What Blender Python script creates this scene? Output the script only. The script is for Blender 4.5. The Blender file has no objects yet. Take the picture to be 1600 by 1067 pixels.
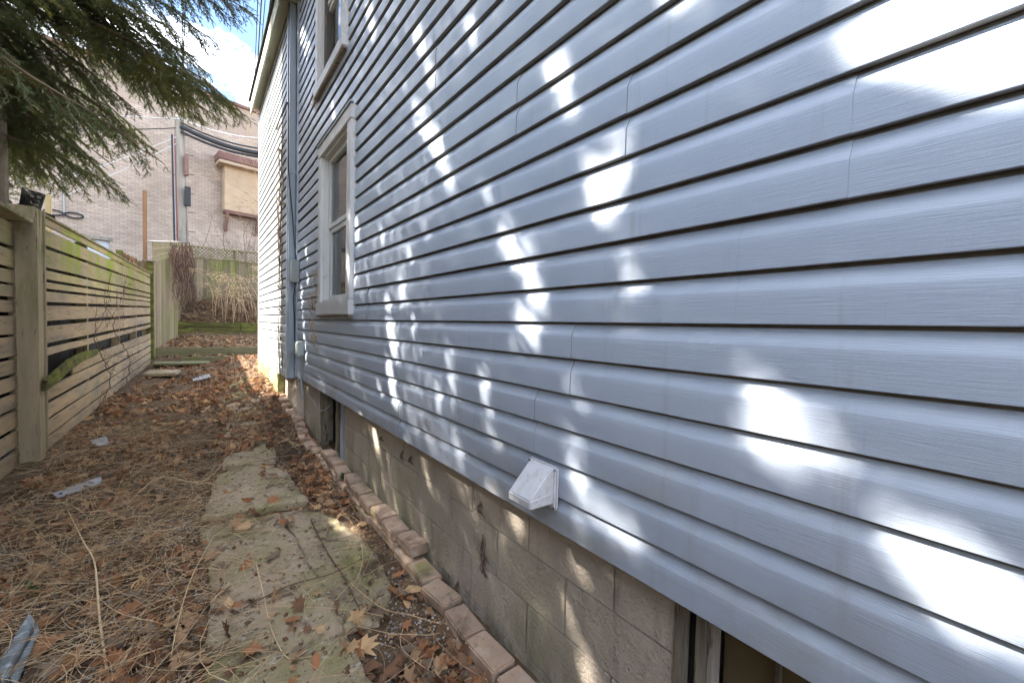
import bpy, bmesh, math, random
import numpy as np
from mathutils import Vector, Matrix, Euler, noise as mnoise
random.seed(7); rng = np.random.default_rng(7)
R = math.radians
scene = bpy.context.scene
col = scene.collection

# ------------------------------------------------------------------ camera
F_PX, CX, CY = 640.0, 800.0, 533.5
def _basis():
    Y = np.array([-490., 36.5, F_PX]); Y /= np.linalg.norm(Y)
    a = .026; c = (490*a-36.5)/F_PX
    Z = np.array([a, 1., c]); Z -= Y*Z.dot(Y); Z /= np.linalg.norm(Z)
    return np.array([np.cross(Z, Y), Y, Z])
CM = _basis()                                   # world = CM @ (right, up, forward)
CAM = np.array([-.945, 0., 1.32])
cd = bpy.data.cameras.new('camera'); cam = bpy.data.objects.new('camera', cd); col.objects.link(cam)
m = Matrix(((CM[0][0], CM[0][1], -CM[0][2], CAM[0]), (CM[1][0], CM[1][1], -CM[1][2], CAM[1]),
            (CM[2][0], CM[2][1], -CM[2][2], CAM[2]), (0, 0, 0, 1)))
cam.matrix_world = m
cd.sensor_width = 36; cd.lens = 36*F_PX/1600; cd.clip_start = .02; cd.clip_end = 500
scene.camera = cam
def at(px, py, ax, v):                          # where a sight line meets a world plane
    d = CM @ np.array([px-CX, CY-py, F_PX]); i = 'xyz'.index(ax)
    return CAM+d*((v-CAM[i])/d[i])
def atd(px, py, Z):
    return CAM+(CM @ np.array([(px-CX)/F_PX, (CY-py)/F_PX, 1]))*Z

# ------------------------------------------------------------------ light
SUN = np.array([-.60, .42, .70]); SUN /= np.linalg.norm(SUN)
w = bpy.data.worlds.new('World'); scene.world = w; w.use_nodes = True
nt = w.node_tree; nt.nodes.clear()
def N(nt, t, **k):
    n = nt.nodes.new(t)
    for a, b in k.items():
        if a == 'inp':
            for i, v in b.items(): n.inputs[i].default_value = v
        else: setattr(n, a, b)
    return n
out = N(nt, 'ShaderNodeOutputWorld'); bg = N(nt, 'ShaderNodeBackground', inp={'Strength': .05})
sky = N(nt, 'ShaderNodeTexSky', sky_type='NISHITA', sun_disc=False, sun_elevation=math.asin(SUN[2]),
        sun_rotation=math.atan2(SUN[0], SUN[1]), air_density=1.0, dust_density=.25, ozone_density=2.2)
tc = N(nt, 'ShaderNodeTexCoord')
nz = N(nt, 'ShaderNodeTexNoise', inp={'Scale': 2.3, 'Detail': 7, 'Roughness': .58, 'Distortion': .3})
mp = N(nt, 'ShaderNodeMapping', inp={'Scale': (1, 1, 2.0), 'Location': (15.42, 8.01, .12)})
cr = N(nt, 'ShaderNodeValToRGB'); cr.color_ramp.elements[0].position = .52; cr.color_ramp.elements[1].position = .66
mx = N(nt, 'ShaderNodeMix', data_type='RGBA'); mx.inputs[7].default_value = (35, 35.5, 37, 1)
L = nt.links.new
L(tc.outputs['Generated'], mp.inputs[0]); L(mp.outputs[0], nz.inputs[0]); L(nz.outputs[0], cr.inputs[0])
L(cr.outputs[0], mx.inputs[0]); L(sky.outputs[0], mx.inputs[6]); L(mx.outputs[2], bg.inputs[0]); L(bg.outputs[0], out.inputs[0])
sl = bpy.data.lights.new('sun', 'SUN'); sl.energy = 3.2; sl.angle = R(.6); sl.color = (1, .94, .86)
so = bpy.data.objects.new('sun', sl); col.objects.link(so)
so.rotation_euler = Vector(SUN).to_track_quat('Z', 'Y').to_euler(); so.location = (0, 0, 20)
vs = scene.view_settings; vs.view_transform = 'Standard'; vs.look = 'None'; vs.gamma = 1; vs.use_curve_mapping = False
vs.exposure = 3.1
scene.render.engine = 'CYCLES'
scene.cycles.max_bounces = 8; scene.cycles.diffuse_bounces = 5; scene.cycles.transparent_max_bounces = 12

# ------------------------------------------------------------------ helpers
def link(o, parent=None):
    col.objects.link(o)
    if parent is not None: o.parent = parent
    return o
def tag(o, label=None, cat=None, group=None, kind=None):
    if label: o['label'] = label
    if cat: o['category'] = cat
    if group: o['group'] = group
    if kind: o['kind'] = kind
    return o
def empty(name, loc=(0, 0, 0), rz=0):
    o = bpy.data.objects.new(name, None); o.location = loc; o.rotation_euler = (0, 0, rz); o.empty_display_size = .2
    return link(o)
def local(parent, o):                          # o has world-space geometry; keep it there under a moved parent
    bpy.context.view_layer.update() if False else None
    o.matrix_parent_inverse = Matrix.LocRotScale(parent.location, parent.rotation_euler, None).inverted()
    return o
class MB:
    def __init__(s): s.v = []; s.f = []
    def add(s, vs_, fs):
        b = len(s.v); s.v += [tuple(map(float, p)) for p in vs_]; s.f += [tuple(i+b for i in f) for f in fs]; return s
    def box(s, x0, x1, y0, y1, z0, z1, j=0):
        v = [(x, y, z) for x in (x0, x1) for y in (y0, y1) for z in (z0, z1)]
        if j: v = [tuple(c+random.uniform(-j, j) for c in p) for p in v]
        return s.add(v, [(0, 1, 3, 2), (4, 6, 7, 5), (0, 4, 5, 1), (2, 3, 7, 6), (0, 2, 6, 4), (1, 5, 7, 3)])
    def bar(s, a, b, w_, h_, up=(0, 0, 1), twist=0):      # box beam between two points
        a = Vector(a); b = Vector(b); d = (b-a).normalized(); u = Vector(up)
        if abs(d.dot(u)) > .98: u = Vector((1, 0, 0))
        r = d.cross(u).normalized(); u = r.cross(d).normalized()
        if twist: q = Matrix.Rotation(twist, 3, d); r = q@r; u = q@u
        v = [p+r*(i*w_/2)+u*(k*h_/2) for p in (a, b) for i in (-1, 1) for k in (-1, 1)]
        return s.add(v, [(0, 1, 3, 2), (4, 6, 7, 5), (0, 4, 5, 1), (2, 3, 7, 6), (0, 2, 6, 4), (1, 5, 7, 3)])
    def tube(s, pts, rad, n=6, cap=True):
        pts = [Vector(p) for p in pts]; rr = rad if hasattr(rad, '__len__') else [rad]*len(pts)
        base = len(s.v); ref = Vector((.3, .2, 1)).normalized()
        for i, p in enumerate(pts):
            d = (pts[min(i+1, len(pts)-1)]-pts[max(i-1, 0)]).normalized()
            if abs(d.dot(ref)) > .95: r = d.cross(Vector((1, 0, 0))).normalized()
            else: r = d.cross(ref).normalized()
            u = r.cross(d)
            for k in range(n):
                a = 2*math.pi*k/n; s.v.append(tuple(p+r*(math.cos(a)*rr[i])+u*(math.sin(a)*rr[i])))
        for i in range(len(pts)-1):
            for k in range(n):
                k2 = (k+1) % n; s.f.append((base+i*n+k, base+i*n+k2, base+(i+1)*n+k2, base+(i+1)*n+k))
        if cap:
            s.f.append(tuple(base+k for k in range(n))); s.f.append(tuple(base+(len(pts)-1)*n+k for k in reversed(range(n))))
        return s
    def build(s, name, mat, parent=None, bevel=0, smooth=False, seg=2):
        me = bpy.data.meshes.new(name); me.from_pydata(s.v, [], s.f)
        bm = bmesh.new(); bm.from_mesh(me); bmesh.ops.recalc_face_normals(bm, faces=bm.faces)
        if bevel:
            bmesh.ops.bevel(bm, geom=[e for e in bm.edges if len(e.link_faces) == 2 and e.calc_face_angle(0) > .5], offset=bevel, segments=seg, affect='EDGES', clamp_overlap=True)
        bm.to_mesh(me); bm.free()
        if smooth:
            for p in me.polygons: p.use_smooth = True
        me.materials.append(mat); o = bpy.data.objects.new(name, me); link(o, parent)
        if parent is not None and parent.type == 'EMPTY': local(parent, o)
        return o
def bigmesh(name, V, F, mat, parent=None, smooth=False):      # V (n,3), F (m,k) numpy
    me = bpy.data.meshes.new(name); k = F.shape[1]
    me.vertices.add(len(V)); me.vertices.foreach_set('co', np.ascontiguousarray(V, dtype=np.float32).ravel())
    me.loops.add(F.size); me.loops.foreach_set('vertex_index', np.ascontiguousarray(F, dtype=np.int32).ravel())
    me.polygons.add(len(F)); me.polygons.foreach_set('loop_start', np.arange(0, F.size, k, dtype=np.int32))
    me.polygons.foreach_set('loop_total', np.full(len(F), k, dtype=np.int32))
    me.update(calc_edges=True); me.materials.append(mat)
    if smooth: me.polygons.foreach_set('use_smooth', np.ones(len(F), dtype=bool))
    o = bpy.data.objects.new(name, me); link(o, parent)
    if parent is not None and parent.type == 'EMPTY': local(parent, o)
    return o

# ------------------------------------------------------------------ materials
def mat(name, c1, c2=None, scale=6, stretch=(1, 1, 1), rough=.8, spec=.3, bump=.0, bscale=60, bstretch=None, layers=(), rnd=0, detail=6, metal=0, bdist=.01, trans=0):
    """procedural surface: two-colour noise, extra (colour, scale, stretch, lo, hi, [zlo, zhi]) patches, bump"""
    m_ = bpy.data.materials.new(name); m_.use_nodes = True; t = m_.node_tree; b = t.nodes['Principled BSDF']
    b.inputs['Roughness'].default_value = rough; b.inputs['Specular IOR Level'].default_value = spec; b.inputs['Metallic'].default_value = metal
    tc = N(t, 'ShaderNodeTexCoord'); ge = N(t, 'ShaderNodeNewGeometry'); LK = t.links.new
    src = ge.outputs['Position'] if not rnd == 'obj' else tc.outputs['Object']
    def nz(sc, st, det=6, off=0):
        mp = N(t, 'ShaderNodeMapping', inp={'Scale': st, 'Location': (off, off*.7, off*1.3)}); n_ = N(t, 'ShaderNodeTexNoise', inp={'Scale': sc, 'Detail': det, 'Roughness': .62})
        LK(src, mp.inputs[0]); LK(mp.outputs[0], n_.inputs[0]); return n_.outputs[0]
    def ramp(s_, lo, hi):
        r_ = N(t, 'ShaderNodeMapRange', inp={1: lo, 2: hi}); LK(s_, r_.inputs[0]); return r_.outputs[0]
    cur = None
    mx = N(t, 'ShaderNodeMix', data_type='RGBA'); mx.inputs[6].default_value = (*c1, 1); mx.inputs[7].default_value = (*(c2 or c1), 1)
    LK(ramp(nz(scale, stretch, detail), .32, .68), mx.inputs[0]); cur = mx.outputs[2]
    for i, l in enumerate(layers):
        c, sc, st, lo, hi = l[:5]
        f_ = ramp(nz(sc, st, 6, 3.1+i*5), lo, hi)
        if len(l) > 5:
            sp = N(t, 'ShaderNodeSeparateXYZ'); LK(ge.outputs['Position'], sp.inputs[0])
            ax = l[7] if len(l) > 7 else 2
            zr = ramp(sp.outputs[ax], l[5], l[6]); mm = N(t, 'ShaderNodeMath', operation='MULTIPLY'); LK(f_, mm.inputs[0]); LK(zr, mm.inputs[1]); f_ = mm.outputs[0]
        x_ = N(t, 'ShaderNodeMix', data_type='RGBA'); LK(f_, x_.inputs[0]); LK(cur, x_.inputs[6]); x_.inputs[7].default_value = (*c, 1); cur = x_.outputs[2]
    if rnd:
        oi = N(t, 'ShaderNodeObjectInfo'); a_ = .12 if rnd in (True, 'obj') else rnd
        mr = N(t, 'ShaderNodeMapRange', inp={3: 1-a_, 4: 1+a_}); LK(oi.outputs['Random'], mr.inputs[0])
        hs = N(t, 'ShaderNodeHueSaturation'); LK(mr.outputs[0], hs.inputs['Value']); LK(cur, hs.inputs['Color']); cur = hs.outputs[0]
    LK(cur, b.inputs['Base Color'])
    if bump:
        bp = N(t, 'ShaderNodeBump', inp={'Strength': bump, 'Distance': bdist}); LK(nz(bscale, bstretch or stretch, 8, 9), bp.inputs['Height']); LK(bp.outputs[0], b.inputs['Normal'])
    if trans:
        tr = N(t, 'ShaderNodeBsdfTranslucent'); LK(cur, tr.inputs[0]); ms = N(t, 'ShaderNodeMixShader', inp={0: trans})
        LK(b.outputs[0], ms.inputs[1]); LK(tr.outputs[0], ms.inputs[2]); LK(ms.outputs[0], t.nodes['Material Output'].inputs[0])
    return m_
M = {}
M['siding'] = mat('vinyl siding', (.40, .452, .535), (.38, .43, .512), 1.5, (1, .4, 3), .42, .45, .55, 26, (1, .55, 22), bdist=.0016, rnd=.025,
                  layers=[((.27, .29, .33), 3, (1, .5, 2), .62, .9), ((.30, .31, .32), 7, (1, 2.4, .18), .60, .86), ((.30, .27, .22), 5, (1, 1, 1.5), .46, .85, 1.15, .62), ((.22, .2, .17), 150, (1, 1, 1), .73, .79)])
M['siding_pale'] = mat('extension siding', (.34, .36, .38), (.30, .33, .34), 2, (1, .4, 3), .5, .35, .3, 26, (1, .55, 22), bdist=.0014, rnd=.03,
                  layers=[((.33, .38, .25), 5, (1, 1, 1.5), .56, .75)])
M['groove'] = mat('siding lip dirt and shade', (.25, .235, .21), (.17, .155, .135), 20)  # lap grime, with the shadow line under each course painted into the colour
M['trim_white'] = mat('painted white wood', (.60, .585, .57), (.53, .515, .50), 5, (1, 1, .3), .5, .35, .25, 40, (1, 1, .15), bdist=.002,
                      layers=[((.42, .38, .32), 22, (1, 1, .5), .62, .72)])
M['hood'] = mat('white plastic', (.62, .61, .63), (.56, .56, .58), 18, rough=.42, spec=.4, layers=[((.42, .41, .39), 60, (1, 1, 1), .56, .72), ((.44, .42, .38), 22, (1, 1, .5), .52, .74), ((.30, .28, .25), 30, (1, 1, 1), .45, .7, .775, .73)])
M['screw'] = mat('screw metal', (.3, .3, .3), rough=.4, metal=.8)
M['glass'] = mat('window glass', (.05, .06, .06), rough=.03, spec=1.0)
M['curtain'] = mat('curtain', (.9, .9, .86), (.82, .82, .78), 8, (1, 12, .2), .9)
M['down'] = mat('downspout metal', (.30, .345, .40), (.26, .30, .35), 5, (1, 1, .3), .45, .4, layers=[((.16, .17, .15), 8, (1, 1, .4), .6, .8)])
M['soffit'] = mat('soffit wood', (.52, .53, .42), (.40, .38, .28), 4, (1, .3, 1), .7, .3, .3, 30, layers=[((.25, .2, .14), 9, (1, .3, 1), .58, .75)])
M['block'] = mat('concrete block', (.55, .47, .385), (.48, .41, .34), 5, (1, 1, 1), .95, .15, 1, 70, (1, 1, 1), bdist=.010, rnd=.04,
                 layers=[((.25, .26, .15), 2.4, (1, 1.3, .7), .45, .72, .60, .1), ((.32, .28, .23), 7, (1, 3, .5), .56, .8), ((.20, .13, .07), 5, (1, 6, .4), .64, .76), ((.14, .12, .10), 110, (1, 1, 1), .62, .70), ((.24, .195, .15), 6, (1, 2.5, 1), .42, .66, .20, .0)])
M['mortar'] = mat('mortar', (.33, .28, .23), (.26, .22, .18), 10, rough=.95, layers=[((.11, .14, .05), 4, (1, 1, 1), .5, .68)])
M['found_green'] = mat('mossy foundation', (.46, .42, .28), (.38, .36, .17), 5, rough=.95, bump=.8, bscale=50, layers=[((.25, .28, .07), 4, (1, 1, .7), .42, .6), ((.2, .17, .12), 9, (1, 1, 1), .6, .7)])
M['paver'] = mat('brick paver', (.46, .33, .235), (.37, .26, .19), 8, rough=.9, bump=.5, bscale=120, rnd=.14,
                 layers=[((.42, .36, .31), 14, (1, 1, 1), .5, .8), ((.16, .13, .10), 16, (1, 1, 1), .56, .72), ((.20, .20, .07), 3.3, (1, 1, 1), .60, .74), ((.12, .085, .06), 5, (1, 1, 1), .55, .75)])
M['paver_moss'] = mat('mossy paver', (.22, .22, .06), (.16, .19, .035), 12, rough=.95, bump=.8, bscale=70)
M['frame_old'] = mat('rotten window wood', (.27, .225, .17), (.16, .14, .115), 14, (3, 3, .3), .9, .15, .9, 60, (2, 2, .15), rnd=.2,
                     layers=[((.025, .02, .018), 16, (2, 2, .35), .56, .66), ((.36, .27, .18), 8, (2, 2, .2), .5, .75)])
M['frame_pale'] = mat('peeling pale paint', (.50, .44, .40), (.38, .33, .29), 12, (3, 3, .3), .9, .15, .6, 50, layers=[((.14, .11, .09), 18, (2, 2, .3), .6, .68)])
M['brown_pane'] = mat('brown panel', (.11, .065, .04), (.15, .12, .06), 1.6, rough=.2, spec=.6)
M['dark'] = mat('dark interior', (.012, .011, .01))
M['core'] = mat('house wall core', (.10, .09, .08), (.07, .06, .05), 4)
M['roof'] = mat('roof shingle', (.07, .065, .06), (.045, .04, .04), 9, rough=.95, bump=.5)
M['fence'] = mat('weathered fence board', (.43, .315, .20), (.33, .25, .165), 4, (1, .35, 3), .85, .2, .6, 30, (2, .35, 9), bdist=.004, rnd=.13,
                 layers=[((.22, .20, .165), 2.6, (1, .5, 2), .50, .72), ((.19, .15, .10), 9, (1, .4, 4), .52, .72), ((.085, .07, .05), 26, (1, .6, 1.6), .66, .72), ((.24, .28, .04), 1.9, (1, 1.1, .2), .44, .60, 1.45, 2.0), ((.16, .20, .035), 2.5, (1, 1, 1), .55, .75, 11.0, 12.6, 1)])
M['fence_post'] = mat('weathered post', (.40, .32, .21), (.29, .235, .155), 5, (3, 3, .3), .88, .2, .6, 30, (5, 5, .3), bdist=.004,
                 layers=[((.13, .17, .035), 5, (2, 2, .5), .46, .64, 1.1, 2.0), ((.1, .08, .06), 14, (3, 3, .5), .6, .7)])
M['fence_grey'] = mat('grey board fence', (.30, .235, .155), (.20, .16, .11), 6, (3, 3, .25), .9, .15, .5, 30, (4, 4, .3), rnd=.25,
                 layers=[((.17, .185, .05), 1.6, (2, 2, .6), .46, .66), ((.11, .10, .07), 11, (3, 3, .4), .58, .7)])
M['moss_wood'] = mat('mossy timber', (.15, .15, .05), (.08, .075, .035), 7, (.5, 1, 2), .95, .1, .8, 40, layers=[((.19, .21, .05), 5, (.5, 1, 2), .48, .65), ((.04, .03, .02), 9, (.3, 1, 4), .55, .65)])
M['step_wood'] = mat('old step timber', (.24, .225, .14), (.15, .145, .085), 8, (.4, 1, 2), .95, .1, .8, 40, rnd=.1, layers=[((.12, .15, .03), 5, (.5, 1, 1), .52, .7)])
M['dark_board'] = mat('dark grey boards', (.035, .034, .03), (.05, .047, .042), 8, rough=.8)
M['black_pl'] = mat('black rubber', (.02, .021, .025), rough=.5)
M['slab'] = mat('concrete slab', (.47, .375, .27), (.33, .265, .185), 4, rough=.95, spec=.12, bump=1, bscale=38, bdist=.018, rnd=.06,
                layers=[((.25, .23, .10), 2.2, (1, 1, 1), .45, .66), ((.19, .15, .11), 8, (1, 1, 1), .56, .7), ((.50, .46, .40), 24, (1, 1, 1), .60, .70), ((.13, .095, .065), 34, (1, 1, 1), .58, .66), ((.10, .075, .05), 5, (1, 1, 1), .60, .72)])
M['soil'] = mat('soil', (.085, .055, .034), (.16, .115, .075), 7, rough=1, spec=.05, bump=1, bscale=40, bdist=.02,
                layers=[((.30, .23, .155), 30, (1, 1, 1), .56, .68), ((.09, .065, .045), 18, (1, 1, 1), .57, .67)])
M['bark'] = mat('spruce bark', (.17, .13, .10), (.30, .26, .21), 14, (1, 1, .4), .95, .1, 1, 40, bdist=.02)
M['twig'] = mat('spruce twig bark', (.16, .11, .075), (.24, .18, .12), 20, rough=.95)
M['needle'] = mat('spruce needles', (.16, .195, .065), (.11, .16, .08), 1.6, rough=.65, spec=.25, trans=.5,
                layers=[((.36, .34, .07), 1.9, (1, 1, 1), .50, .66), ((.12, .085, .045), 5, (1, 1, 1), .60, .72)])
M['stem'] = mat('dry stem', (.60, .43, .25), (.42, .28, .155), 9, rough=.9, layers=[((.12, .075, .045), 4, (1, 1, 1), .52, .62)])
M['stem_pale'] = mat('pale dry stem', (.72, .55, .35), (.58, .42, .25), 9, rough=.9)
M['vine'] = mat('bare vine', (.17, .11, .08), (.10, .065, .05), 9, rough=.9)
M['vine_red'] = mat('reddish vine', (.27, .17, .12), (.20, .135, .10), 9, rough=.9)
M['green_leaf'] = mat('green leaves', (.11, .24, .025), (.17, .30, .04), 20, rough=.5, trans=.3)
M['ivy'] = mat('dark green leaves', (.03, .08, .02), (.05, .11, .03), 20, rough=.5, trans=.2)
M['pebble'] = mat('pebbles', (.34, .32, .30), (.22, .205, .19), 50, rough=.85, layers=[((.5, .48, .46), 35, (1, 1, 1), .55, .6)])
M['bluewood'] = mat('blue grey weathered wood', (.26, .30, .33), (.15, .17, .18), 12, (1, 1, 1), .7, .3, .6, 50, layers=[((.5, .54, .56), 20, (1, 1, 1), .55, .7)])
M['litter_plastic'] = mat('grey plastic strip', (.42, .44, .47), (.3, .31, .33), 20, rough=.4)
M['panel_stucco'] = mat('beige stucco', (.50, .38, .27), (.43, .33, .24), 3, rough=.95, bump=.3)
M['fascia_brown'] = mat('brown metal fascia', (.16, .085, .075), (.22, .13, .11), 3, rough=.7)
M['fascia_pale'] = mat('pale fascia', (.45, .36, .27), rough=.8)
M['stucco_grey'] = mat('upper wall parging', (.36, .29, .24), (.30, .245, .205), 2, rough=.95)
M['pole'] = mat('utility pole wood', (.30, .275, .24), (.20, .18, .155), 6, (2, 2, .15), .9, bump=.5, bscale=30)
M['cable'] = mat('black cable', (.03, .034, .04), rough=.6)
M['cable_white'] = mat('pale cable', (.55, .55, .55), rough=.6)
M['conduit_red'] = mat('red brown conduit', (.25, .07, .05), rough=.6)
M['conduit_grey'] = mat('grey conduit', (.32, .33, .34), rough=.5, metal=.3)
M['cream'] = mat('cream post', (.55, .45, .25), (.45, .36, .2), 6, rough=.8)
M['brown_post'] = mat('brown timber post', (.27, .15, .075), (.20, .11, .055), 8, (2, 2, .2), .8)
M['green_paint'] = mat('dark green paint', (.02, .075, .045), rough=.6)
M['box'] = mat('grey utility box', (.27, .30, .30), (.22, .25, .24), 10, rough=.5, layers=[((.25, .2, .15), 14, (1, 1, .6), .58, .7)])
M['garage'] = mat('pale blue door', (.50, .56, .66), rough=.6)
LEAFC = [((.29, .135, .062), (.19, .09, .045)), ((.33, .21, .12), (.24, .15, .085)), ((.15, .08, .045), (.10, .055, .035)), ((.42, .28, .15), (.30, .19, .10)), ((.20, .15, .105), (.13, .095, .065))]
LEAFM = [mat('dead leaf %s' % n, tuple(min(.7, c*1.5) for c in a), tuple(min(.7, c*1.5) for c in b), 30, rough=.75, spec=.25, trans=.18, rnd=.15) for (a, b), n in zip(LEAFC, ('rust', 'tan', 'dark', 'pale', 'grey'))]
def brickwall_mat():
    m_ = bpy.data.materials.new('cream brick'); m_.use_nodes = True; t = m_.node_tree; b = t.nodes['Principled BSDF']; LK = t.links.new
    b.inputs['Roughness'].default_value = .9
    tc = N(t, 'ShaderNodeTexCoord'); mp = N(t, 'ShaderNodeMapping', inp={'Rotation': (R(-90), 0, 0)})
    br = N(t, 'ShaderNodeTexBrick', inp={'Scale': 1.0, 'Mortar Size': .008, 'Mortar Smooth': .2, 'Bias': -.1, 'Brick Width': .225, 'Row Height': .078})
    br.inputs['Color1'].default_value = (.50, .41, .345, 1); br.inputs['Color2'].default_value = (.37, .30, .255, 1); br.inputs['Mortar'].default_value = (.27, .225, .19, 1)
    LK(tc.outputs['Object'], mp.inputs[0]); LK(mp.outputs[0], br.inputs[0])
    n1 = N(t, 'ShaderNodeTexNoise', inp={'Scale': .5, 'Detail': 5}); LK(tc.outputs['Object'], n1.inputs[0])
    mr = N(t, 'ShaderNodeMapRange', inp={1: .3, 2: .7, 3: 1.1, 4: .7}); LK(n1.outputs[0], mr.inputs[0])
    hs = N(t, 'ShaderNodeHueSaturation'); LK(mr.outputs[0], hs.inputs['Value']); LK(br.outputs[0], hs.inputs['Color']); LK(hs.outputs[0], b.inputs['Base Color'])
    bp = N(t, 'ShaderNodeBump', inp={'Strength': .6, 'Distance': .01}); bp.invert = True; LK(br.outputs[1], bp.inputs['Height']); LK(bp.outputs[0], b.inputs['Normal'])
    return m_
M['cream_brick'] = brickwall_mat()

# ------------------------------------------------------------------ ground
def ss(t): t = min(1, max(0, t)); return t*t*(3-2*t)
def gbase(x, y):
    z = float(np.interp(y, [-50, 3.5, 5.5, 8, 12.95, 13.05, 13.6, 13.7, 16.8, 17.1, 19, 60], [0, 0, .04, .09, .20, .30, .32, .50, .71, 1.16, 1.95, 2.0]))
    z += .30*ss((x+1.15)/1.0)*ss((y-4.2)/3.2)*(1-ss((y-11)/2))
    return z
def g(x, y):
    z = gbase(x, y)
    z += .028*mnoise.noise((x*1.6, y*1.6, 3))+.014*mnoise.noise((x*7, y*7, 1))
    onp = ss((x+1.05)/.15)*ss((-.1-x)/.1)*(1-ss((y-4)/2))
    return z*(1-.0*onp)-.018*onp
xs = np.concatenate([[-90, -40, -20, -12, -8, -6, -5, -4, -3.4, -3, -2.7], np.arange(-2.4, .2, .035), [.3, .6, 1, 1.5, 2, 2.5, 3, 4, 5, 7, 10, 20, 40, 90]])
ys = np.concatenate([[-60, -20, -8, -4, -2, -1, -.5], np.arange(0, 9, .035), np.arange(9, 20, .1), [20.5, 22, 25, 30, 40, 60, 120]])
V = [(x, y, g(x, y)+(.010*mnoise.noise((x*22, y*22, 0)) if -2.4 <= x <= .2 and y < 9 else 0)) for y in ys for x in xs]
nx = len(xs); idx = np.arange(len(xs)*len(ys)).reshape(len(ys), nx)
Fq = np.stack([idx[:-1, :-1], idx[:-1, 1:], idx[1:, 1:], idx[1:, :-1]], -1).reshape(-1, 4)
ground = tag(bigmesh('ground', np.array(V), Fq, M['soil'], smooth=True), kind='structure')

# concrete slabs of the path
path = tag(empty('path'), kind='structure')
def slab(poly, top, th=.06, tilt=(0, 0)):
    bm = bmesh.new(); n = len(poly); pts = []
    for i in range(n):
        a = Vector(poly[i]); b = Vector(poly[(i+1) % n]); k = max(2, int((b-a).length/.05))
        for j in range(k):
            p = a.lerp(b, j/k); q = .014*mnoise.noise((p.x*9, p.y*9, top*50)); r_ = .012*mnoise.noise((p.x*31, p.y*31, 8)); pts.append((p.x+q+r_, p.y+q-r_))
    cx = sum(p[0] for p in pts)/len(pts); cy = sum(p[1] for p in pts)/len(pts)
    zt = lambda x, y, d=0: gbase(x, y)+top+(x-cx)*tilt[0]+(y-cy)*tilt[1]+.006*mnoise.noise((x*5, y*5, 2))-d
    rings = []
    for s, d in ((1, th), (1, .012), (.985, 0), (.8, 0), (.55, 0), (.25, 0)):
        rings.append([bm.verts.new((cx+(x-cx)*s, cy+(y-cy)*s, zt(cx+(x-cx)*s, cy+(y-cy)*s, d)+(.004*mnoise.noise((x*25*s, y*25*s, 5)) if d == 0 else 0))) for x, y in pts])
    for a, b in zip(rings, rings[1:]):
        for i in range(len(pts)): bm.faces.new((a[i], a[(i+1) % len(pts)], b[(i+1) % len(pts)], b[i]))
    bm.faces.new(rings[-1]); me = bpy.data.meshes.new('slab'); bm.to_mesh(me); bm.free(); me.materials.append(M['slab'])
    for p in me.polygons: p.use_smooth = p.index >= len(pts)*2
    return link(bpy.data.objects.new('slab', me), path)
SLABS = [[(-.89, 1.05), (-.46, 1.0), (-.455, 2.05), (-.52, 3.12), (-.95, 3.17), (-.90, 2.5), (-.93, 1.9)],
         [(-.447, 1.80), (-.33, 1.72), (-.18, 1.92), (-.14, 2.3), (-.20, 2.7), (-.28, 3.06), (-.505, 3.1)],
         [(-.93, 3.27), (-.33, 3.16), (-.36, 4.02), (-.62, 4.2), (-.82, 4.10)],
         [(-.78, 4.32), (-.36, 4.2), (-.34, 5.25), (-.70, 5.35)],
         [(-.72, 5.45), (-.30, 5.36), (-.28, 6.4), (-.66, 6.5)],
         [(-.70, 6.7), (-.25, 6.6), (-.24, 7.7), (-.62, 7.8)]]
for i, p in enumerate(SLABS): slab(p, (.026, .014, .040, .024, .014, .008)[i], tilt=((.01, -.006), (-.02, .01), (.02, -.012), (0, 0), (.02, 0), (0, .01))[i])
def inpoly(x, y, poly):
    c = False; j = len(poly)-1
    for i in range(len(poly)):
        if (poly[i][1] > y) != (poly[j][1] > y) and x < (poly[j][0]-poly[i][0])*(y-poly[i][1])/(poly[j][1]-poly[i][1])+poly[i][0]: c = not c
        j = i
    return c

# ------------------------------------------------------------------ house
house = tag(empty('clapboard_house', (3, 3, 0)), 'two storey house clad in blue grey vinyl siding on a concrete block foundation', 'house')
Z0, EXPO = .652, .1143
HOLES = [(3.24, 4.20, 7, 19), (3.47, 4.38, 25, 37)]
def course(mb, y0, y1, z0, dx, e=EXPO, cap0=None):
    prof = [(.009, .003), (.002, .001), (-.0125, .0), (-.0140, .0015), (-.0144, .02), (-.0142, .05), (-.0140, .068), (-.0130, .073), (-.0085, .083), (-.003, .094), (.001, .103), (.0025, .1065), (.004, .111), (.009, EXPO+.004)]
    n = max(1, int((y1-y0)/.4)); vs_ = []
    for i in range(n+1):
        y = y0+(y1-y0)*i/n
        wob = .0016*mnoise.noise((y*1.7, z0*9, 0))
        wz = .0012*mnoise.noise((y*.9, z0*5, 4))
        for (px_, pz_) in prof: vs_.append((px_-dx+wob, y, z0+pz_*e/EXPO+wz))
    k = len(prof); fs = [(i*k+j, i*k+j+1, (i+1)*k+j+1, (i+1)*k+j) for i in range(n) for j in range(k-1)]
    if cap0 is not None:
        for (px_, pz_) in prof: vs_.append((px_-dx+.0032, y0+.0002, z0+pz_*e/EXPO))
        b_ = (n+1)*k; fs += [(j, j+1, b_+j+1, b_+j) for j in range(k-1)]
    mb.add(vs_, fs)
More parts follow.
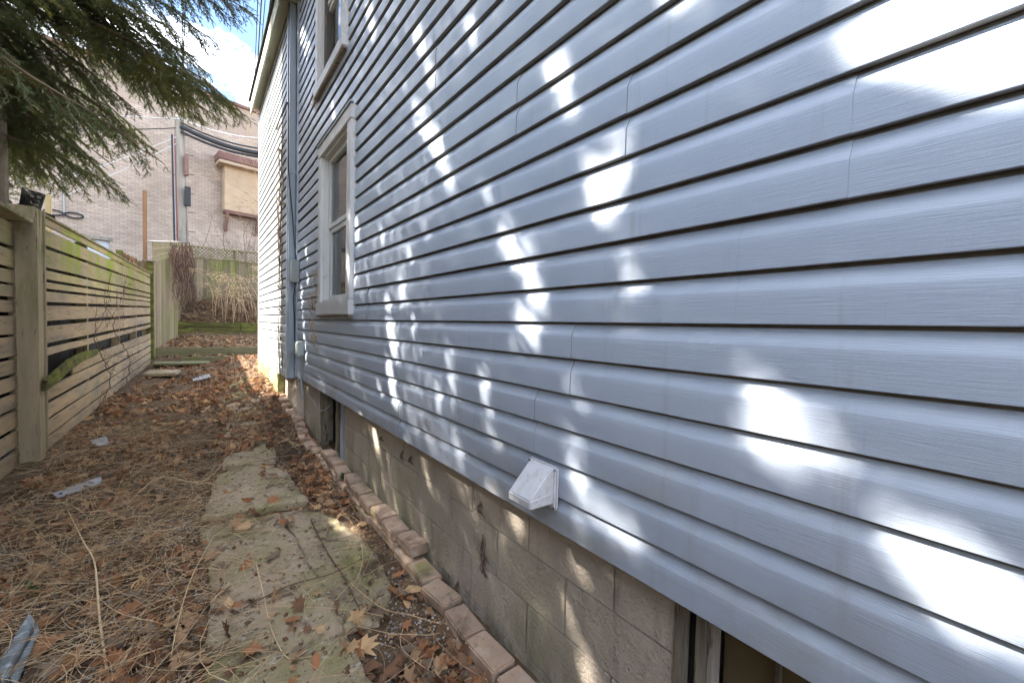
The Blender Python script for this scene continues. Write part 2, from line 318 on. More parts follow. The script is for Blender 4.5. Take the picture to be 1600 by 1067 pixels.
def siding_row(r, seams, ylo, yhi, z0, dx, material, holes, name='siding_panel', zmax=99):
    cuts = sorted([ylo]+[s for s in seams if ylo < s < yhi]+[yhi])
    for i, (a, b) in enumerate(zip(cuts, cuts[1:])):
        mbs = {}; px_ = .003*(i % 2)
        for c in range(2):
            k = 2*r+c; z = z0+EXPO*k
            if z > zmax: continue
            segs = [(a-(.012 if i % 2 else 0), b+(.012 if i % 2 and b < yhi else 0))]
            for (h0, h1, k0, k1) in holes:
                if k0 <= k <= k1:
                    ns = []
                    for s0, s1 in segs:
                        if s1 <= h0 or s0 >= h1: ns.append((s0, s1)); continue
                        if s0 < h0: ns.append((s0, h0))
                        if s1 > h1: ns.append((h1, s1))
                    segs = ns
            for s0, s1 in segs: course(mbs.setdefault(0 if (len(segs) == 1 and s0 < 3) or s0 < 3 else 1, MB()), s0, s1, z, dx+px_, cap0=(1 if i % 2 and s0 < b-.3 and s0 == segs[0][0] else None))
        for mb in mbs.values():
            o = mb.build(name, material, house, smooth=False)
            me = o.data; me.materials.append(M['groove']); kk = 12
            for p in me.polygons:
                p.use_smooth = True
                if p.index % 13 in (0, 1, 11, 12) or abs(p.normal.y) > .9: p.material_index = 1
            me.set_sharp_from_angle(angle=R(28)) if hasattr(me, 'set_sharp_from_angle') else None
known = {4: [.242], 3: [2.9], 2: [.918, 4.6], 6: [1.233], 5: [.737, 4.5], 1: [1.085, 4.9], 0: [2.3], 7: [.1, 2.6], 8: [1.9]}
for r in range(20):
    seams = known.get(r, [random.uniform(.5, 2.2), random.uniform(4.5, 5.0)] if r > 8 else [])
    siding_row(r, seams, -2.2, 5.42, Z0, 0, M['siding'], HOLES, zmax=5.14)
for r in range(20):
    siding_row(r, [random.uniform(7, 8)], 5.78, 8.70, .60, .062, M['siding_pale'], [], zmax=5.10)
# sheathing behind the siding, foundation core, roof
mb = MB().box(.09, 6, -2.2, 3.20, .63, 5.2).box(.09, 6, 4.24, 5.695, .63, 5.2)
mb.box(.09, 6, 3.201, 4.239, .63, 1.43).box(.09, 6, 3.201, 4.239, 2.94, 3.50).box(.09, 6, 3.201, 4.239, 4.99, 5.2).box(1.2, 6, 3.202, 4.238, 1.431, 4.98)
mb.box(.0105, .088, -2.2, 3.24, .66, 5.2).box(.0105, .088, 4.21, 5.42, .66, 5.2)
mb.build('wall_core', M['core'], house)
MB().box(-.048, 6, 5.70, 8.69, .61, 5.18).build('extension_core', M['core'], house)
mb = MB()
mb.add([(-.23, -2.6, 5.235), (3, -2.6, 7.6), (6.4, -2.6, 5.22), (-.23, 8.9, 5.235), (3, 8.9, 7.6), (6.4, 8.9, 5.22), (-.23, -2.6, 5.208), (3, -2.6, 7.45), (6.4, -2.6, 5.12), (-.23, 8.9, 5.208), (3, 8.9, 7.45), (6.4, 8.9, 5.12)],
       [(0, 1, 4, 3), (1, 2, 5, 4), (6, 9, 10, 7), (7, 10, 11, 8), (0, 3, 9, 6), (2, 8, 11, 5), (0, 6, 7, 1), (1, 7, 8, 2), (3, 4, 10, 9), (4, 5, 11, 10)])
mb.build('roof', M['roof'], house)
# eaves: soffit, fascia, gutter (the extension's eave is slightly lower)
MB().box(-.20, .12, -2.5, 5.40, 5.085, 5.105).build('soffit', M['soffit'], house)
MB().box(-.222, -.202, -2.5, 5.60, 5.03, 5.20).build('fascia', M['soffit'], house, .004)
MB().box(-.20, .10, 5.405, 5.48, 5.0, 5.10).build('eave_return', M['soffit'], house, .004)
mb = MB().box(-.178, -.05, 5.485, 8.82, 5.085, 5.105).build('soffit', M['soffit'], house)
MB().box(-.20, -.18, 5.605, 8.84, 4.98, 5.20).build('fascia', M['soffit'], house, .004)
# corner trims
MB().box(-.024, .01, 5.42, 5.47, .65, 5.08).build('corner_trim', M['siding'], house, .003)
MB().box(-.082, -.050, 8.695, 8.76, .60, 5.08).build('corner_trim', M['trim_white'], house, .003)
MB().box(-.082, .05, 5.70, 5.775, .60, 5.08).build('corner_trim', M['siding'], house, .003)
# downspout with joints
dsp = MB().box(-.088, -.020, 5.52, 5.62, .62, 5.06).build('downspout', M['down'], house, .012)
for z in (3.05, 2.45, .75):
    MB().box(-.092, -.016, 5.515, 5.625, z, z+.05).build('joint_band', M['down'], dsp, .006)
MB().box(-.018, .0, 5.475, 5.51, .62, 5.07).build('channel_trim', M['down'], house, .003)
# foundation: blocks with recessed joints
found = MB()
found.box(.070, .42, .567, 3.66, -.3, .648); found.box(.070, .42, 4.62, 5.41, -.3, .648); found.box(.3, .42, 3.66, 4.62, -.3, .648); found.box(.25, .42, -2.2, .567, -.3, .648)
found.box(.066, .25, -2.2, -.75, -.3, .648)
fo = found.build('foundation', M['mortar'], house)
blkmesh = {}
def block(y0, y1, z0, z1):
    mb = MB().box(.062, .11, y0+.0025, y1-.0025, z0+.0025, z1-.0025, .0008)
    o = mb.build('block', M['block'], fo, .0025); o.matrix_parent_inverse = fo.matrix_parent_inverse.inverted() @ Matrix(); 
    o.matrix_parent_inverse = Matrix.Translation((-3, -3, 0)) @ Matrix.Translation((3, 3, 0)); return o
zs = [-.16, .047, .25, .453, .648]
for i in range(4):
    off = 0 if i % 2 else .2032
    edges = [.567]; y = .567+(.2032 if i % 2 == 0 else .4064)
    if i == 3: y = .567+.2032
    elif i == 2: y = .567+.4064
    elif i == 1: y = .567+.2032
    else: y = .567+.4064
    while y < 3.62: edges.append(y); y += .4064
    edges.append(3.66)
    for a, b in zip(edges, edges[1:]): block(a, b, zs[i], zs[i+1])
    for a, b in ((4.62, 5.02), (5.02, 5.405)): block(a, b, zs[i], zs[i+1])
# extension foundation: mossy parged blocks
ef = MB().box(-.088, .3, 6.35, 8.72, -.1, .595).build('foundation_wall', M['found_green'], house, .006)
MB().box(.0, .3, 5.42, 6.345, -.1, .595).build('foundation_wall', M['block'], house, .006)
# near basement window below the siding
bw = MB().box(.055, .085, .538, .566, -.2, .645).build('basement_window', M['frame_old'], house, .004)
def sub(mb, name, mt, par, bev=0):
    o = mb.build(name, mt, par, bev); return o
for (x0, x1, y0, y1, mt) in ((.085, .12, .520, .5375, 'dark'), (.075, .12, .497, .5195, 'frame_old'), (.095, .13, .478, .4965, 'frame_pale'), (.09, .125, -.74, -.68, 'frame_old')):
    sub(MB().box(x0, x1, y0, y1, -.2, .644), 'frame', M[mt], bw, .003)
sub(MB().box(.15, .158, -.7, .4775, -.2, .643), 'pane', M['brown_pane'], bw)
sub(MB().box(.128, .149, .345, .352, -.2, .642), 'glazing_bar', M['frame_old'], bw)
# far basement window
bw2 = MB().box(.06, .10, 3.67, 3.80, .0, .645).build('basement_window', M['down'], house, .004)
for (x0, x1, y0, y1, mt) in ((.10, .16, 3.805, 3.86, 'frame_old'), (.12, .16, 4.15, 4.20, 'frame_old'), (.08, .14, 4.53, 4.61, 'frame_old')):
    sub(MB().box(x0, x1, y0, y1, .0, .64), 'frame', M[mt], bw2, .004)
sub(MB().box(.20, .21, 3.86, 4.61, .0, .64), 'pane', M['dark'], bw2)

def window(y0, y1, z0, z1, tw, rail=True, sill=.12):
    """sash window: wooden casing on the siding, recessed sashes, sill board"""
    wf = MB().box(-.046, .02, y0, y0+tw, z0+sill, z1-tw-.0).box(-.046, .02, y1-tw, y1, z0+sill, z1-tw).box(-.050, .02, y0-.005, y1+.005, z1-tw+.002, z1).build('window', M['trim_white'], house, .005)
    MB().box(-.060, -.03, y0-.02, y1+.02, z1+.002, z1+.014).build('head_flashing', M['down'], wf)
    MB().box(-.058, .03, y0-.012, y1+.012, z0, z0+sill-.003).build('sill', M['trim_white'], wf, .006)
    MB().box(-.050, .012, y0, y1, z0-.014, z0-.002).build('sill_underside', M['frame_old'], wf)
    a, b, c, d = y0+tw, y1-tw, z0+sill, z1-tw; zm = (c+d)/2+.02
    # jamb liner
    MB().box(-.02, .085, a, a+.018, c, d).box(-.02, .085, b-.018, b, c, d).box(-.02, .085, a+.019, b-.019, d-.018, d).box(-.03, .085, a+.019, b-.019, c, c+.02).build('jamb', M['trim_white'], wf)
    def sash(xa, s0, s1, nm):
        q = .042; a2, b2 = a+.02, b-.02
        s_ = MB().box(xa, xa+.03, a2, a2+q, s0, s1).box(xa, xa+.03, b2-q, b2, s0, s1).box(xa+.001, xa+.029, a2+q+.001, b2-q-.001, s0, s0+q).box(xa+.001, xa+.029, a2+q+.001, b2-q-.001, s1-q, s1).build('sash', M['trim_white'], wf, .003)
    sash(.018, zm-.01, d-.02, 'u'); sash(.052, c+.021, zm+.03, 'l') if False else sash(.03, c+.021, zm-.012, 'l')
    MB().box(.036, .040, a+.05, b-.05, zm+.02, d-.05).build('pane', M['glass'], wf)
    MB().box(.048, .052, a+.05, b-.05, c+.05, zm-.04).build('pane', M['glass'], wf)
    return wf
def curtain(wf, y0, y1, z0, z1, x):
    n = 60; mb = MB(); v = []
    for i in range(n+1):
        t = i/n; xx = x+.012*math.sin(t*50)+.006*math.sin(t*21)
        v += [(xx, y0+(y1-y0)*t, z0), (xx, y0+(y1-y0)*t, z1)]
    mb.add(v, [(2*i, 2*i+1, 2*i+3, 2*i+2) for i in range(n)]); mb.build('curtain', M['curtain'], wf, smooth=True)
def glassmat():
    m_ = bpy.data.materials.new('clear window glass'); m_.use_nodes = True; t = m_.node_tree; t.nodes.clear()
    o = N(t, 'ShaderNodeOutputMaterial'); tr = N(t, 'ShaderNodeBsdfTransparent', inp={0: (.93, .96, .95, 1)}); gl = N(t, 'ShaderNodeBsdfGlossy', inp={'Roughness': .02, 0: (.9, .9, .9, 1)})
    fr = N(t, 'ShaderNodeFresnel', inp={0: 1.38}); ms = N(t, 'ShaderNodeMixShader'); t.links.new(fr.outputs[0], ms.inputs[0]); t.links.new(tr.outputs[0], ms.inputs[1]); t.links.new(gl.outputs[0], ms.inputs[2]); t.links.new(ms.outputs[0], o.inputs[0]); return m_
M['glass'] = glassmat()
w1 = window(3.20, 4.24, 1.375, 2.935, .105); w1['label'] = 'lower sash window with peeling white wooden casing'
curtain(w1, 3.32, 4.12, 1.50, 2.82, .068)
w2 = window(3.42, 4.42, 3.46, 5.02, .10, sill=.10); w2['label'] = 'upstairs sash window under the eave'
curtain(w2, 3.53, 4.31, 3.57, 4.9, .068)
MB().box(.6, .61, 3.21, 4.23, 1.44, 4.97).build('room_back', M['core'], house)
# dryer vent hood
vt = MB().box(-.030, -.012, .942, 1.082, .724, .866).build('vent_hood', M['hood'], house, .006)
vt['label'] = 'white plastic dryer vent hood low on the siding'
vy0, vy1 = .954, 1.064
hv = MB(); P = [(-.03, .876), (-.045, .874), (-.128, .775), (-.128, .748)]
o_ = [(x, y, z) for y in (vy0, vy1) for x, z in P]; i_ = [(x+(.004 if k else 0), y+(.004 if y < 1 else -.004), z-(.005 if k < 3 else 0)) for y in (vy0, vy1) for k, (x, z) in enumerate(P)]
hv.add([(-.03, vy0, .862), (-.045, vy0, .860), (-.128, vy0, .775), (-.128, vy0, .748), (-.03, vy0, .745), (-.03, vy1, .862), (-.045, vy1, .860), (-.128, vy1, .775), (-.128, vy1, .748), (-.03, vy1, .745)],
       [(0, 5, 6, 1), (1, 6, 7, 2), (2, 7, 8, 3), (0, 1, 2, 3, 4), (5, 9, 8, 7, 6), (3, 8, 9, 4)])
hv.build('hood', M['hood'], vt, .0035)
MB().bar((-.034, vy0-.0012, .780), (-.127, vy0-.0012, .772), .003, .004).build('rib', M['hood'], vt)
for (yy, zz) in ((.948, .858), (.948, .733), (1.075, .858), (1.075, .733)):
    MB().tube([(-.030, yy, zz), (-.033, yy, zz)], .0048, 10).build('screw', M['screw'], vt)
# boxes and cable beside the downspout
b1 = MB().box(-.095, -.016, 5.28, 5.40, 1.76, 2.02).build('cable_box', M['box'], house, .008)
mb = MB(); mb.tube([(-.04, 5.34, 2.02), (-.05, 5.40, 2.2), (-.06, 5.46, 2.5), (-.10, 5.52, 3.1), (-.105, 5.52, 4.2), (-.10, 5.52, 5.0)], .006, 6); mb.tube([(-.04, 5.36, 1.76), (-.05, 5.45, 1.6), (-.035, 5.46, 1.3), (-.04, 5.4, 1.0), (-.03, 5.1, 1.0)], .006, 6)
mb.build('cable', M['cable'], house, smooth=True)
b2 = MB().box(-.085, -.014, 4.98, 5.16, .93, 1.09).build('meter_box', M['box'], house, .006)
MB().box(-.092, -.086, 5.0, 5.14, .95, 1.07).build('lid', M['box'], b2, .002); MB().tube([(-.03, 5.06, .93), (-.03, 5.06, .66), (-.02, 5.0, .45)], .011, 8).build('conduit', M['conduit_grey'], b2)
mb = MB().tube([(-.085, 6.6, 3.95), (-.10, 6.2, 3.93), (-.10, 5.8, 3.9), (-.10, 5.6, 3.9)], .008, 6).build('cable', M['cable'], house)
# white pipe hanging below siding
MB().tube([(.01+.01*math.sin(i), 3.95+i*.09, .56-.13*math.sin(i/11*math.pi)) for i in range(12)], .0045, 6).build('cable', M['conduit_grey'], house, smooth=True)

# ------------------------------------------------------------------ brick edging along the foundation
def brick(x, y, z, rz, sx=.105, sy=.20, sz=.055, mt='paver', tx=0, ty=0):
    key = (mt, sx, sy, sz)
    if key not in brick.c:
        mb = MB().box(-sx/2, sx/2, -sy/2, sy/2, 0, sz, .0015); o = mb.build('paver_brick', M[mt], None, .006); brick.c[key] = o.data
    else:
        o = bpy.data.objects.new('paver_brick', brick.c[key]); link(o)
    o.location = (x, y, z); o.rotation_euler = (tx, ty, rz); o.parent = edging; o.matrix_parent_inverse = Matrix.Translation((0, -3, 0)); return o
brick.c = {}
edging = tag(empty('brick_edging', (0, 3, 0)), 'row of loose reddish paver bricks laid along the foot of the block foundation', 'edging')
lower = [(1.06, -.045, .0), (1.27, -.038, .03), (1.485, -.030, -.02), (1.70, -.022, .04), (1.90, -.015, -.02), (2.11, -.01, .0), (2.32, -.005, .02), (2.53, -.01, -.02), (2.74, -.01, 0), (2.95, -.005, 0), (3.16, -.0, .03), (3.37, -.0, 0), (3.6, .0, -.03)]
for i, (y, x, a) in enumerate(lower): brick(x+random.uniform(-.008, .008), y, -.004+.009*math.sin(i*2.2), a*1.5+random.uniform(-.06, .06), tx=random.uniform(-.02, .02), ty=random.uniform(-.04, .03))
brick(-.055, .85, -.012, .12, mt='paver_moss', sx=.11)
upper = [(2.12, .005, 0.03), (2.335, .0, -.05), (2.55, .0, .04), (2.765, -.005, -.02), (3.0, .002, .05), (3.24, .012, -.06)]
for i, (y, x, a) in enumerate(upper): brick(x+random.uniform(-.006, .006), y, .060, a, tx=random.uniform(-.02, .02), ty=random.uniform(-.03, .03))
y = 3.86
while y < 7.2:
    zz = gbase(-.02, y); brick(-.03+.02*math.sin(y*5), y, zz-.012, random.uniform(-.12, .12), tx=.03, ty=random.uniform(-.1, .05)); y += .225
for y, x in ((3.5, .0), (3.75, .01), (4.0, .02)): brick(x, y, gbase(0, y)+.05, random.uniform(-.1, .1))

# ------------------------------------------------------------------ left slat fence
def fpt(t, off=0):      # along the far panel
    a = Vector((-2.085, 5.52)); b = Vector((-1.875, 13.15)); d = (b-a); n = Vector((d.y, -d.x)).normalized(); p = a+d*t+n*off; return p
fence = tag(empty('slat_fence', (-2.1, 6, 0)), 'weathered horizontal slat fence with green moss along its top and a broken slat', 'fence')
sl_far = [(2.20, 2.125), (2.10, 1.945), (1.925, 1.75), (1.725, 1.64), (1.62, 1.55), (1.53, 1.425), (1.40, 1.25), (1.205, 1.04), (1.005, .93), (.795, .66), (.645, .51), (.485, .345), (.33, .19), (.17, .06)]
def wboard(mb, p0, p1, z0a, z1a, z0b, z1b, th, n=10, seed=0, bow=.006):
    d = Vector((p1[0]-p0[0], p1[1]-p0[1])); nn = Vector((d.y, -d.x)).normalized(); vs_ = []
    for i in range(n+1):
        t = i/n; x = p0[0]+d.x*t; y = p0[1]+d.y*t; w1_ = bow*mnoise.noise((seed*3.1, t*4, 0)); w2_ = bow*mnoise.noise((seed*7.7, t*4, 5))
        zl = z0a+(z0b-z0a)*t+w1_; zh = z1a+(z1b-z1a)*t+w1_*.7
        for (o_, z) in ((0, zl), (th, zl), (th, zh), (0, zh)): vs_.append((x+nn.x*(o_+w2_), y+nn.y*(o_+w2_), z))
    fs = [(0, 1, 2, 3), (n*4+3, n*4+2, n*4+1, n*4)]
    for i in range(n):
        for j in range(4): fs.append((i*4+j, i*4+(j+1) % 4, (i+1)*4+(j+1) % 4, (i+1)*4+j))
    mb.add(vs_, fs)
for i, (h, l) in enumerate(sl_far):
    dz = .14
    spans = [(0, .52), (.523, 1)] if i not in (8,) else [(.0, .52), (.523, 1)]
    for k, (t0, t1) in enumerate(spans):
        lo, hi = l+random.uniform(.000, .010), h-random.uniform(.0, .008)
        if i == 9 and k == 0: t0 = .12
        p0, p1 = fpt(t0+(.004*random.random())), fpt(t1)
        mb = MB(); off = 0
        wboard(mb, p0, p1, lo+dz*t0, hi+dz*t0, lo+dz*t1, hi+dz*t1, .022, seed=i*3+k)
        mb.build('slat', M['fence'], fence, .0015, seg=1)
mb = MB(); a, b = fpt(0, -.01), fpt(1, -.01)
wboard(mb, a, b, 2.203, 2.225, 2.343, 2.365, .055, seed=77); mb.build('top_rail', M['fence_post'], fence, .003)
for t in (.245, .52, .76, .995):
    p = fpt(t, -.065); z = g(p.x, p.y); mb = MB().box(p.x-.06, p.x+.04, p.y-.045, p.y+.045, z-.1, 2.19+.14*t); mb.build('post', M['fence_post'], fence, .004)
# dark boards added behind the slats to make the gaps read black
for i in range(50):
    t0 = i/50+.002; p0, p1 = fpt(t0, -.16), fpt(t0+.0185, -.16); mb = MB()
    wboard(mb, p0, p1, .0, 2.17+.14*t0, .0, 2.17+.14*t0, .018, n=1, seed=i); mb.build('gap_darkener', M['dark_board'], fence)
nb_ = MB()
for (h, l) in sl_far:
    for t in (.012, .245, .51, .535, .76, .985):
        for q_ in (.25, .75):
            p = fpt(t, .0245); z = l+(h-l)*q_+.14*t
            if h-l > .08 or q_ < .5: nb_.tube([(p.x-.006, p.y, z), (p.x+.001, p.y, z)], .0045, 6)
nb_.build('nails', M['screw'], fence)['kind'] = 'stuff'
# big post
MB().box(-2.215, -2.045, 5.30, 5.47, -.05, 2.235).build('post', M['fence_post'], fence, .008)
MB().box(-2.06, -2.035, 5.485, 5.515, .1, 2.24).build('edge_trim', M['fence_post'], fence, .003)
# broken hanging slat
pts = [at(66, 603, 'x', -2.035), at(85, 588, 'x', -2.0), at(105, 570, 'x', -1.99), at(128, 556, 'x', -2.01), at(152, 549, 'x', -2.03)]
mb = MB()
for a, b in zip(pts, pts[1:]): pass
n = len(pts); vs_ = []
for i, p in enumerate(pts):
    h = (.05, .062, .06, .05, .035)[i]
    for dx, dz_ in ((0, -h), (.022, -h), (.022, h), (0, h)): vs_.append((p[0]+dx, p[1], p[2]+dz_))
fs = [(0, 1, 2, 3), ((n-1)*4+3, (n-1)*4+2, (n-1)*4+1, (n-1)*4)]
for i in range(n-1):
    for j in range(4): fs.append((i*4+j, i*4+(j+1) % 4, (i+1)*4+(j+1) % 4, (i+1)*4+j))
o = mb.add(vs_, fs).build('broken_slat', M['moss_wood'], fence, .003); o['label'] = 'mossy bent slat that hangs loose from the hole in the fence'
# near panel
fence2 = tag(empty('slat_fence', (-2.17, 4, 0)), 'nearer fence panel at the left edge with a flat cap board on top', 'fence')
sl_near = [(2.06, 1.87), (1.845, 1.70), (1.675, 1.57), (1.545, 1.45), (1.425, 1.33), (1.30, 1.15), (1.125, .965), (.935, .82), (.79, .68), (.65, .53), (.50, .36), (.33, .20), (.17, .03)]
for i, (h, l) in enumerate(sl_near):
    for k, (ya, yb) in enumerate(((-3.0, -.02), (0, 2.58), (2.6, 5.30))):
        j = random.uniform(-.005, .005); mb = MB(); wboard(mb, (-2.19, ya), (-2.19, yb), l+j, h+j, l+j, h+j, .022, seed=i*5+k+40)
        mb.build('slat', M['fence'], fence2, .0015, seg=1)
MB().box(-2.30, -2.06, -3.0, 5.285, 2.085, 2.118).build('cap_board', M['fence_post'], fence2, .004)
for y in (-1.5, .2, 1.9, 3.6): MB().box(-2.29, -2.195, y-.045, y+.045, -.05, 2.08).build('post', M['fence_post'], fence2, .004)
for i in range(60):
    y = -3+i*.153; mb = MB().box(-2.33-.012*(i % 2), -2.315-.012*(i % 2), y-.01, y+.16, 0, 2.05); mb.build('gap_darkener', M['dark_board'], fence2)  # added dark layer that blacks out the near panel's gaps
# dark boards resting on the fence top
c0 = atd(62, 318, 4.55)
pile = tag(empty('board_pile', tuple(atd(40, 330, 4.4))), 'dark grey boards leaning on top of the big fence post', 'boards')
q = [atd(30, 328, 4.3), atd(60, 343, 4.3), atd(72, 306, 4.45), atd(36, 294, 4.45)]
def slabquad(q, th, name, mt, par, bev=.003):
    q = [Vector(p) for p in q]; nrm = (q[1]-q[0]).cross(q[3]-q[0]).normalized()*th
    return MB().add(q+[p+nrm for p in q], [(0, 1, 2, 3), (7, 6, 5, 4), (0, 4, 5, 1), (1, 5, 6, 2), (2, 6, 7, 3), (3, 7, 4, 0)]).build(name, mt, par, bev)
slabquad(q, .02, 'board', M['dark_board'], pile)
slabquad([atd(5, 322, 4.3), atd(58, 343, 4.2), atd(60, 352, 4.3), atd(8, 340, 4.4)], .15, 'board', M['dark_board'], pile)
slabquad([atd(6, 331, 4.12), atd(12, 333, 4.12), atd(20, 316, 4.2), atd(14, 313, 4.2)], .03, 'board', M['fence_post'], pile)
slabquad([atd(28, 334, 4.1), atd(33, 336, 4.1), atd(47, 322, 4.15), atd(43, 320, 4.15)], .02, 'board', M['dark_board'], pile)
# green shed corner beyond the fence
sh = tag(empty('garden_shed', (-3.6, 5.0, 0)), 'dark green garden shed corner behind the fence at the left edge', 'shed')
sc_ = atd(4, 322, 4.4)
MB().box(-4.4, sc_[0]-.02, sc_[1]-1.4, sc_[1], 0, sc_[2]+.23).build('wall', M['green_paint'], sh, .004)
slabquad([(-4.5, sc_[1]-1.5, sc_[2]+.75), (-4.5, sc_[1]+.1, sc_[2]+.75), (sc_[0]+.05, sc_[1]+.1, sc_[2]+.23), (sc_[0]+.05, sc_[1]-1.5, sc_[2]+.23)], -.03, 'roof', M['dark_board'], sh)

# ------------------------------------------------------------------ far: vertical board fence, steps, retaining wall, lattice fence
vf = tag(empty('board_fence', (-1.6, 16, .4)), 'tall mossy vertical board fence beyond the slat fence', 'fence')
A = Vector((-1.86, 13.22)); B = Vector((-1.30, 18.72)); nb = 36
for i in range(nb):
    t0, t1 = i/nb, (i+.96)/nb; p0, p1 = A.lerp(B, t0), A.lerp(B, t1)
    top = 2.62+.95*t0+.14*t0*t0+random.uniform(-.02, .02)
    mb = MB(); zb = gbase(p0.x+.2, p0.y)-.1; wboard(mb, p0, p1, zb, top, zb, top+.01, .02, n=1, seed=i); mb.build('board', M['fence_grey'], vf)
# upper wide plank section with sagging lower edge
for k in range(3):
    mb = MB(); n = 14; d = B-A; nn = Vector((d.y, -d.x)).normalized(); vs_ = []
    for i in range(n+1):
        t = i/n; p = A.lerp(B, t)+nn*.03; zt = 3.13+.84*t; zb = 2.60+1.02*t+.03*math.sin(t*7)
        za = zb+(zt-zb)*k/3+.004; zc = zb+(zt-zb)*(k+1)/3-.004
        for o_, z in ((0, za), (.02, za), (.02, zc), (0, zc)): vs_.append((p.x+nn.x*o_, p.y+nn.y*o_, z))
    fs = [(0, 1, 2, 3), (n*4+3, n*4+2, n*4+1, n*4)]
    for i in range(n):
        for j in range(4): fs.append((i*4+j, i*4+(j+1) % 4, (i+1)*4+(j+1) % 4, (i+1)*4+j))
    mb.add(vs_, fs).build('plank', M['fence_grey'], vf)
MB().bar((-1.87, 13.15, 3.12), (-1.29, 18.7, 4.0), .13, .03).build('cap', M['pole'], vf)
MB().box(-1.93, -1.80, 13.06, 13.19, 0, 2.62).build('post', M['moss_wood'], vf, .006)
MB().box(-2.0, -1.76, 12.96, 13.20, 2.63, 2.66).build('post_cap', M['pole'], vf, .004)

lf = tag(empty('lattice_fence', (.2, 19, 1.9)), 'tall mossy board fence with a diagonal lattice top at the back of the yard', 'fence')
x = -1.25
while x < 3.0:
    MB().box(x, x+.135, 19.0, 19.02, 1.7, 3.52).build('board', M['fence_grey'], lf); x += .143
lat = MB(); zt, zb = 3.90, 3.58
for s in (-1, 1):
    x = -1.7
    while x < 3.3:
        a = (x, 18.985+.006*s, zb); b = (x+(zt-zb)*s, 18.985+.006*s, zt)
        lat.bar(a, b, .008, .026, up=(0, 1, 0), twist=R(90)); x += .115
lo = lat.build('lattice', M['fence_grey'], lf); lo['kind'] = 'stuff'
for z in (3.53, 3.91): MB().box(-1.3, 3.05, 18.95, 19.03, z, z+.04).build('rail', M['fence_post'], lf, .003)
for x in (-1.25, .15, 1.6, 3.0): MB().box(x-.045, x+.045, 19.03, 19.12, 1.6, 4.0).build('post', M['fence_post'], lf, .004)

rw = tag(empty('retaining_wall', (0, 17, .7)), 'low retaining wall of stacked mossy timbers holding the raised bed', 'retaining wall')
for k in range(3):
    for (xa, xb) in ((-1.75, .2), (.21, 2.6)):
        MB().box(xa, xb, 16.88+.03*k, 17.05+.03*k, .70+k*.165, .70+k*.165+.155, .006).build('timber', M['moss_wood'], rw, .012)
st = tag(empty('timber_steps', (-.6, 13.2, .25)), 'two worn timber steps leading up to the raised bed', 'steps')
MB().box(-1.30, -.02, 12.95, 13.10, .17, .335, .006).build('step', M['step_wood'], st, .012)
MB().box(-1.85, .55, 13.58, 13.74, .32, .535, .006).build('step', M['step_wood'], st, .014)
MB().box(.56, 1.9, 13.60, 13.75, .34, .545, .006).build('step', M['step_wood'], st, .014)
fs_ = tag(empty('stone_slab', (-1.6, 11, .15)), 'flat pale stone lying at the foot of the slat fence near the steps', 'stone')
p = at(252, 585, 'z', .20)
slabquad([(p[0]-.27, p[1]-.22, .19), (p[0]+.25, p[1]-.3, .19), (p[0]+.30, p[1]+.32, .2), (p[0]-.22, p[1]+.35, .2)], .06, 'stone', M['slab'], fs_, .02)
pk = tag(empty('plank', (-1.5, 12, .15)), 'old flat board lying behind the pale stone below the steps', 'plank')
slabquad([(-1.75, 12.05, .24), (-.75, 11.9, .24), (-.72, 12.35, .25), (-1.75, 12.5, .25)], .04, 'board', M['step_wood'], pk, .008)

# ------------------------------------------------------------------ brick building behind
fd = np.array([.9865, .164]); fd /= np.linalg.norm(fd); brz = math.atan2(fd[1], fd[0])
B0 = atd(300, 300, 17.5)
bb = tag(empty('brick_building', (B0[0], B0[1], 2.0), brz), 'tall cream brick building with a stucco bay beyond the back fence', 'building')
def bl(px, py):     # sight line met with the facade plane, in facade coordinates (u along, z)
    d = CM @ np.array([px-CX, CY-py, F_PX]); nrm = np.array([-fd[1], fd[0]]); t = ((B0[:2]-CAM[:2])@nrm)/(d[:2]@nrm); p = CAM+d*t
    return float((p[:2]-B0[:2])@fd), float(p[2]-2.0)
uL, _ = bl(60, 300); uR, zR = bl(403, 178); _, zP = bl(330, 155); u1, z1 = bl(338, 215)
def bbuild(mb, name, mt, par=None, bev=0):
    o = mb.build(name, mt, None, bev); o.parent = par or bb; return o
ztop = zR; zbrick = bl(350, 205)[1]
gu0, gz1 = bl(117, 370); gu1, gz0 = bl(172, 395)
bbuild(MB().box(-16, gu0, 0, 9, -.5, zbrick).box(gu1, 9, 0, 9, -.5, zbrick).box(gu0+.001, gu1-.001, .001, 9, gz1, zbrick-.001), 'wall', M['cream_brick'])
bbuild(MB().box(-16, 9, .02, 9, zbrick+.003, ztop), 'upper_wall', M['stucco_grey'])
bbuild(MB().box(-16.2, 9.2, -.08, 9.2, ztop+.003, ztop+.14), 'parapet', M['fascia_brown'], bev=.02)
bbuild(MB().box(gu0+.002, gu1-.002, .12, .16, -.3, gz1-.003), 'door', M['garage'])
bbuild(MB().box(gu0-.08, gu1+.08, -.03, .0-.002, gz1+.0, gz1+.12), 'lintel', M['pole'])
ua, za = bl(347, 262); ub, zb_ = bl(347, 330); uf0, zf = bl(339, 243); 
bay = bbuild(MB().box(ua, ua+5, -.45, -.003, zb_, za), 'bay', M['panel_stucco'], bev=.01)
def bsub(mb, nm, mt, bev=0):
    o = mb.build(nm, mt, None, bev); o.parent = bay; return o
bsub(MB().box(ua-.25, ua+5.2, -.75, -.004, za+.004, za+.14), 'fascia', M['fascia_pale'], .01)
bsub(MB().box(ua-.28, ua+5.2, -.80, -.004, za+.145, za+.46), 'fascia', M['fascia_brown'], .02)
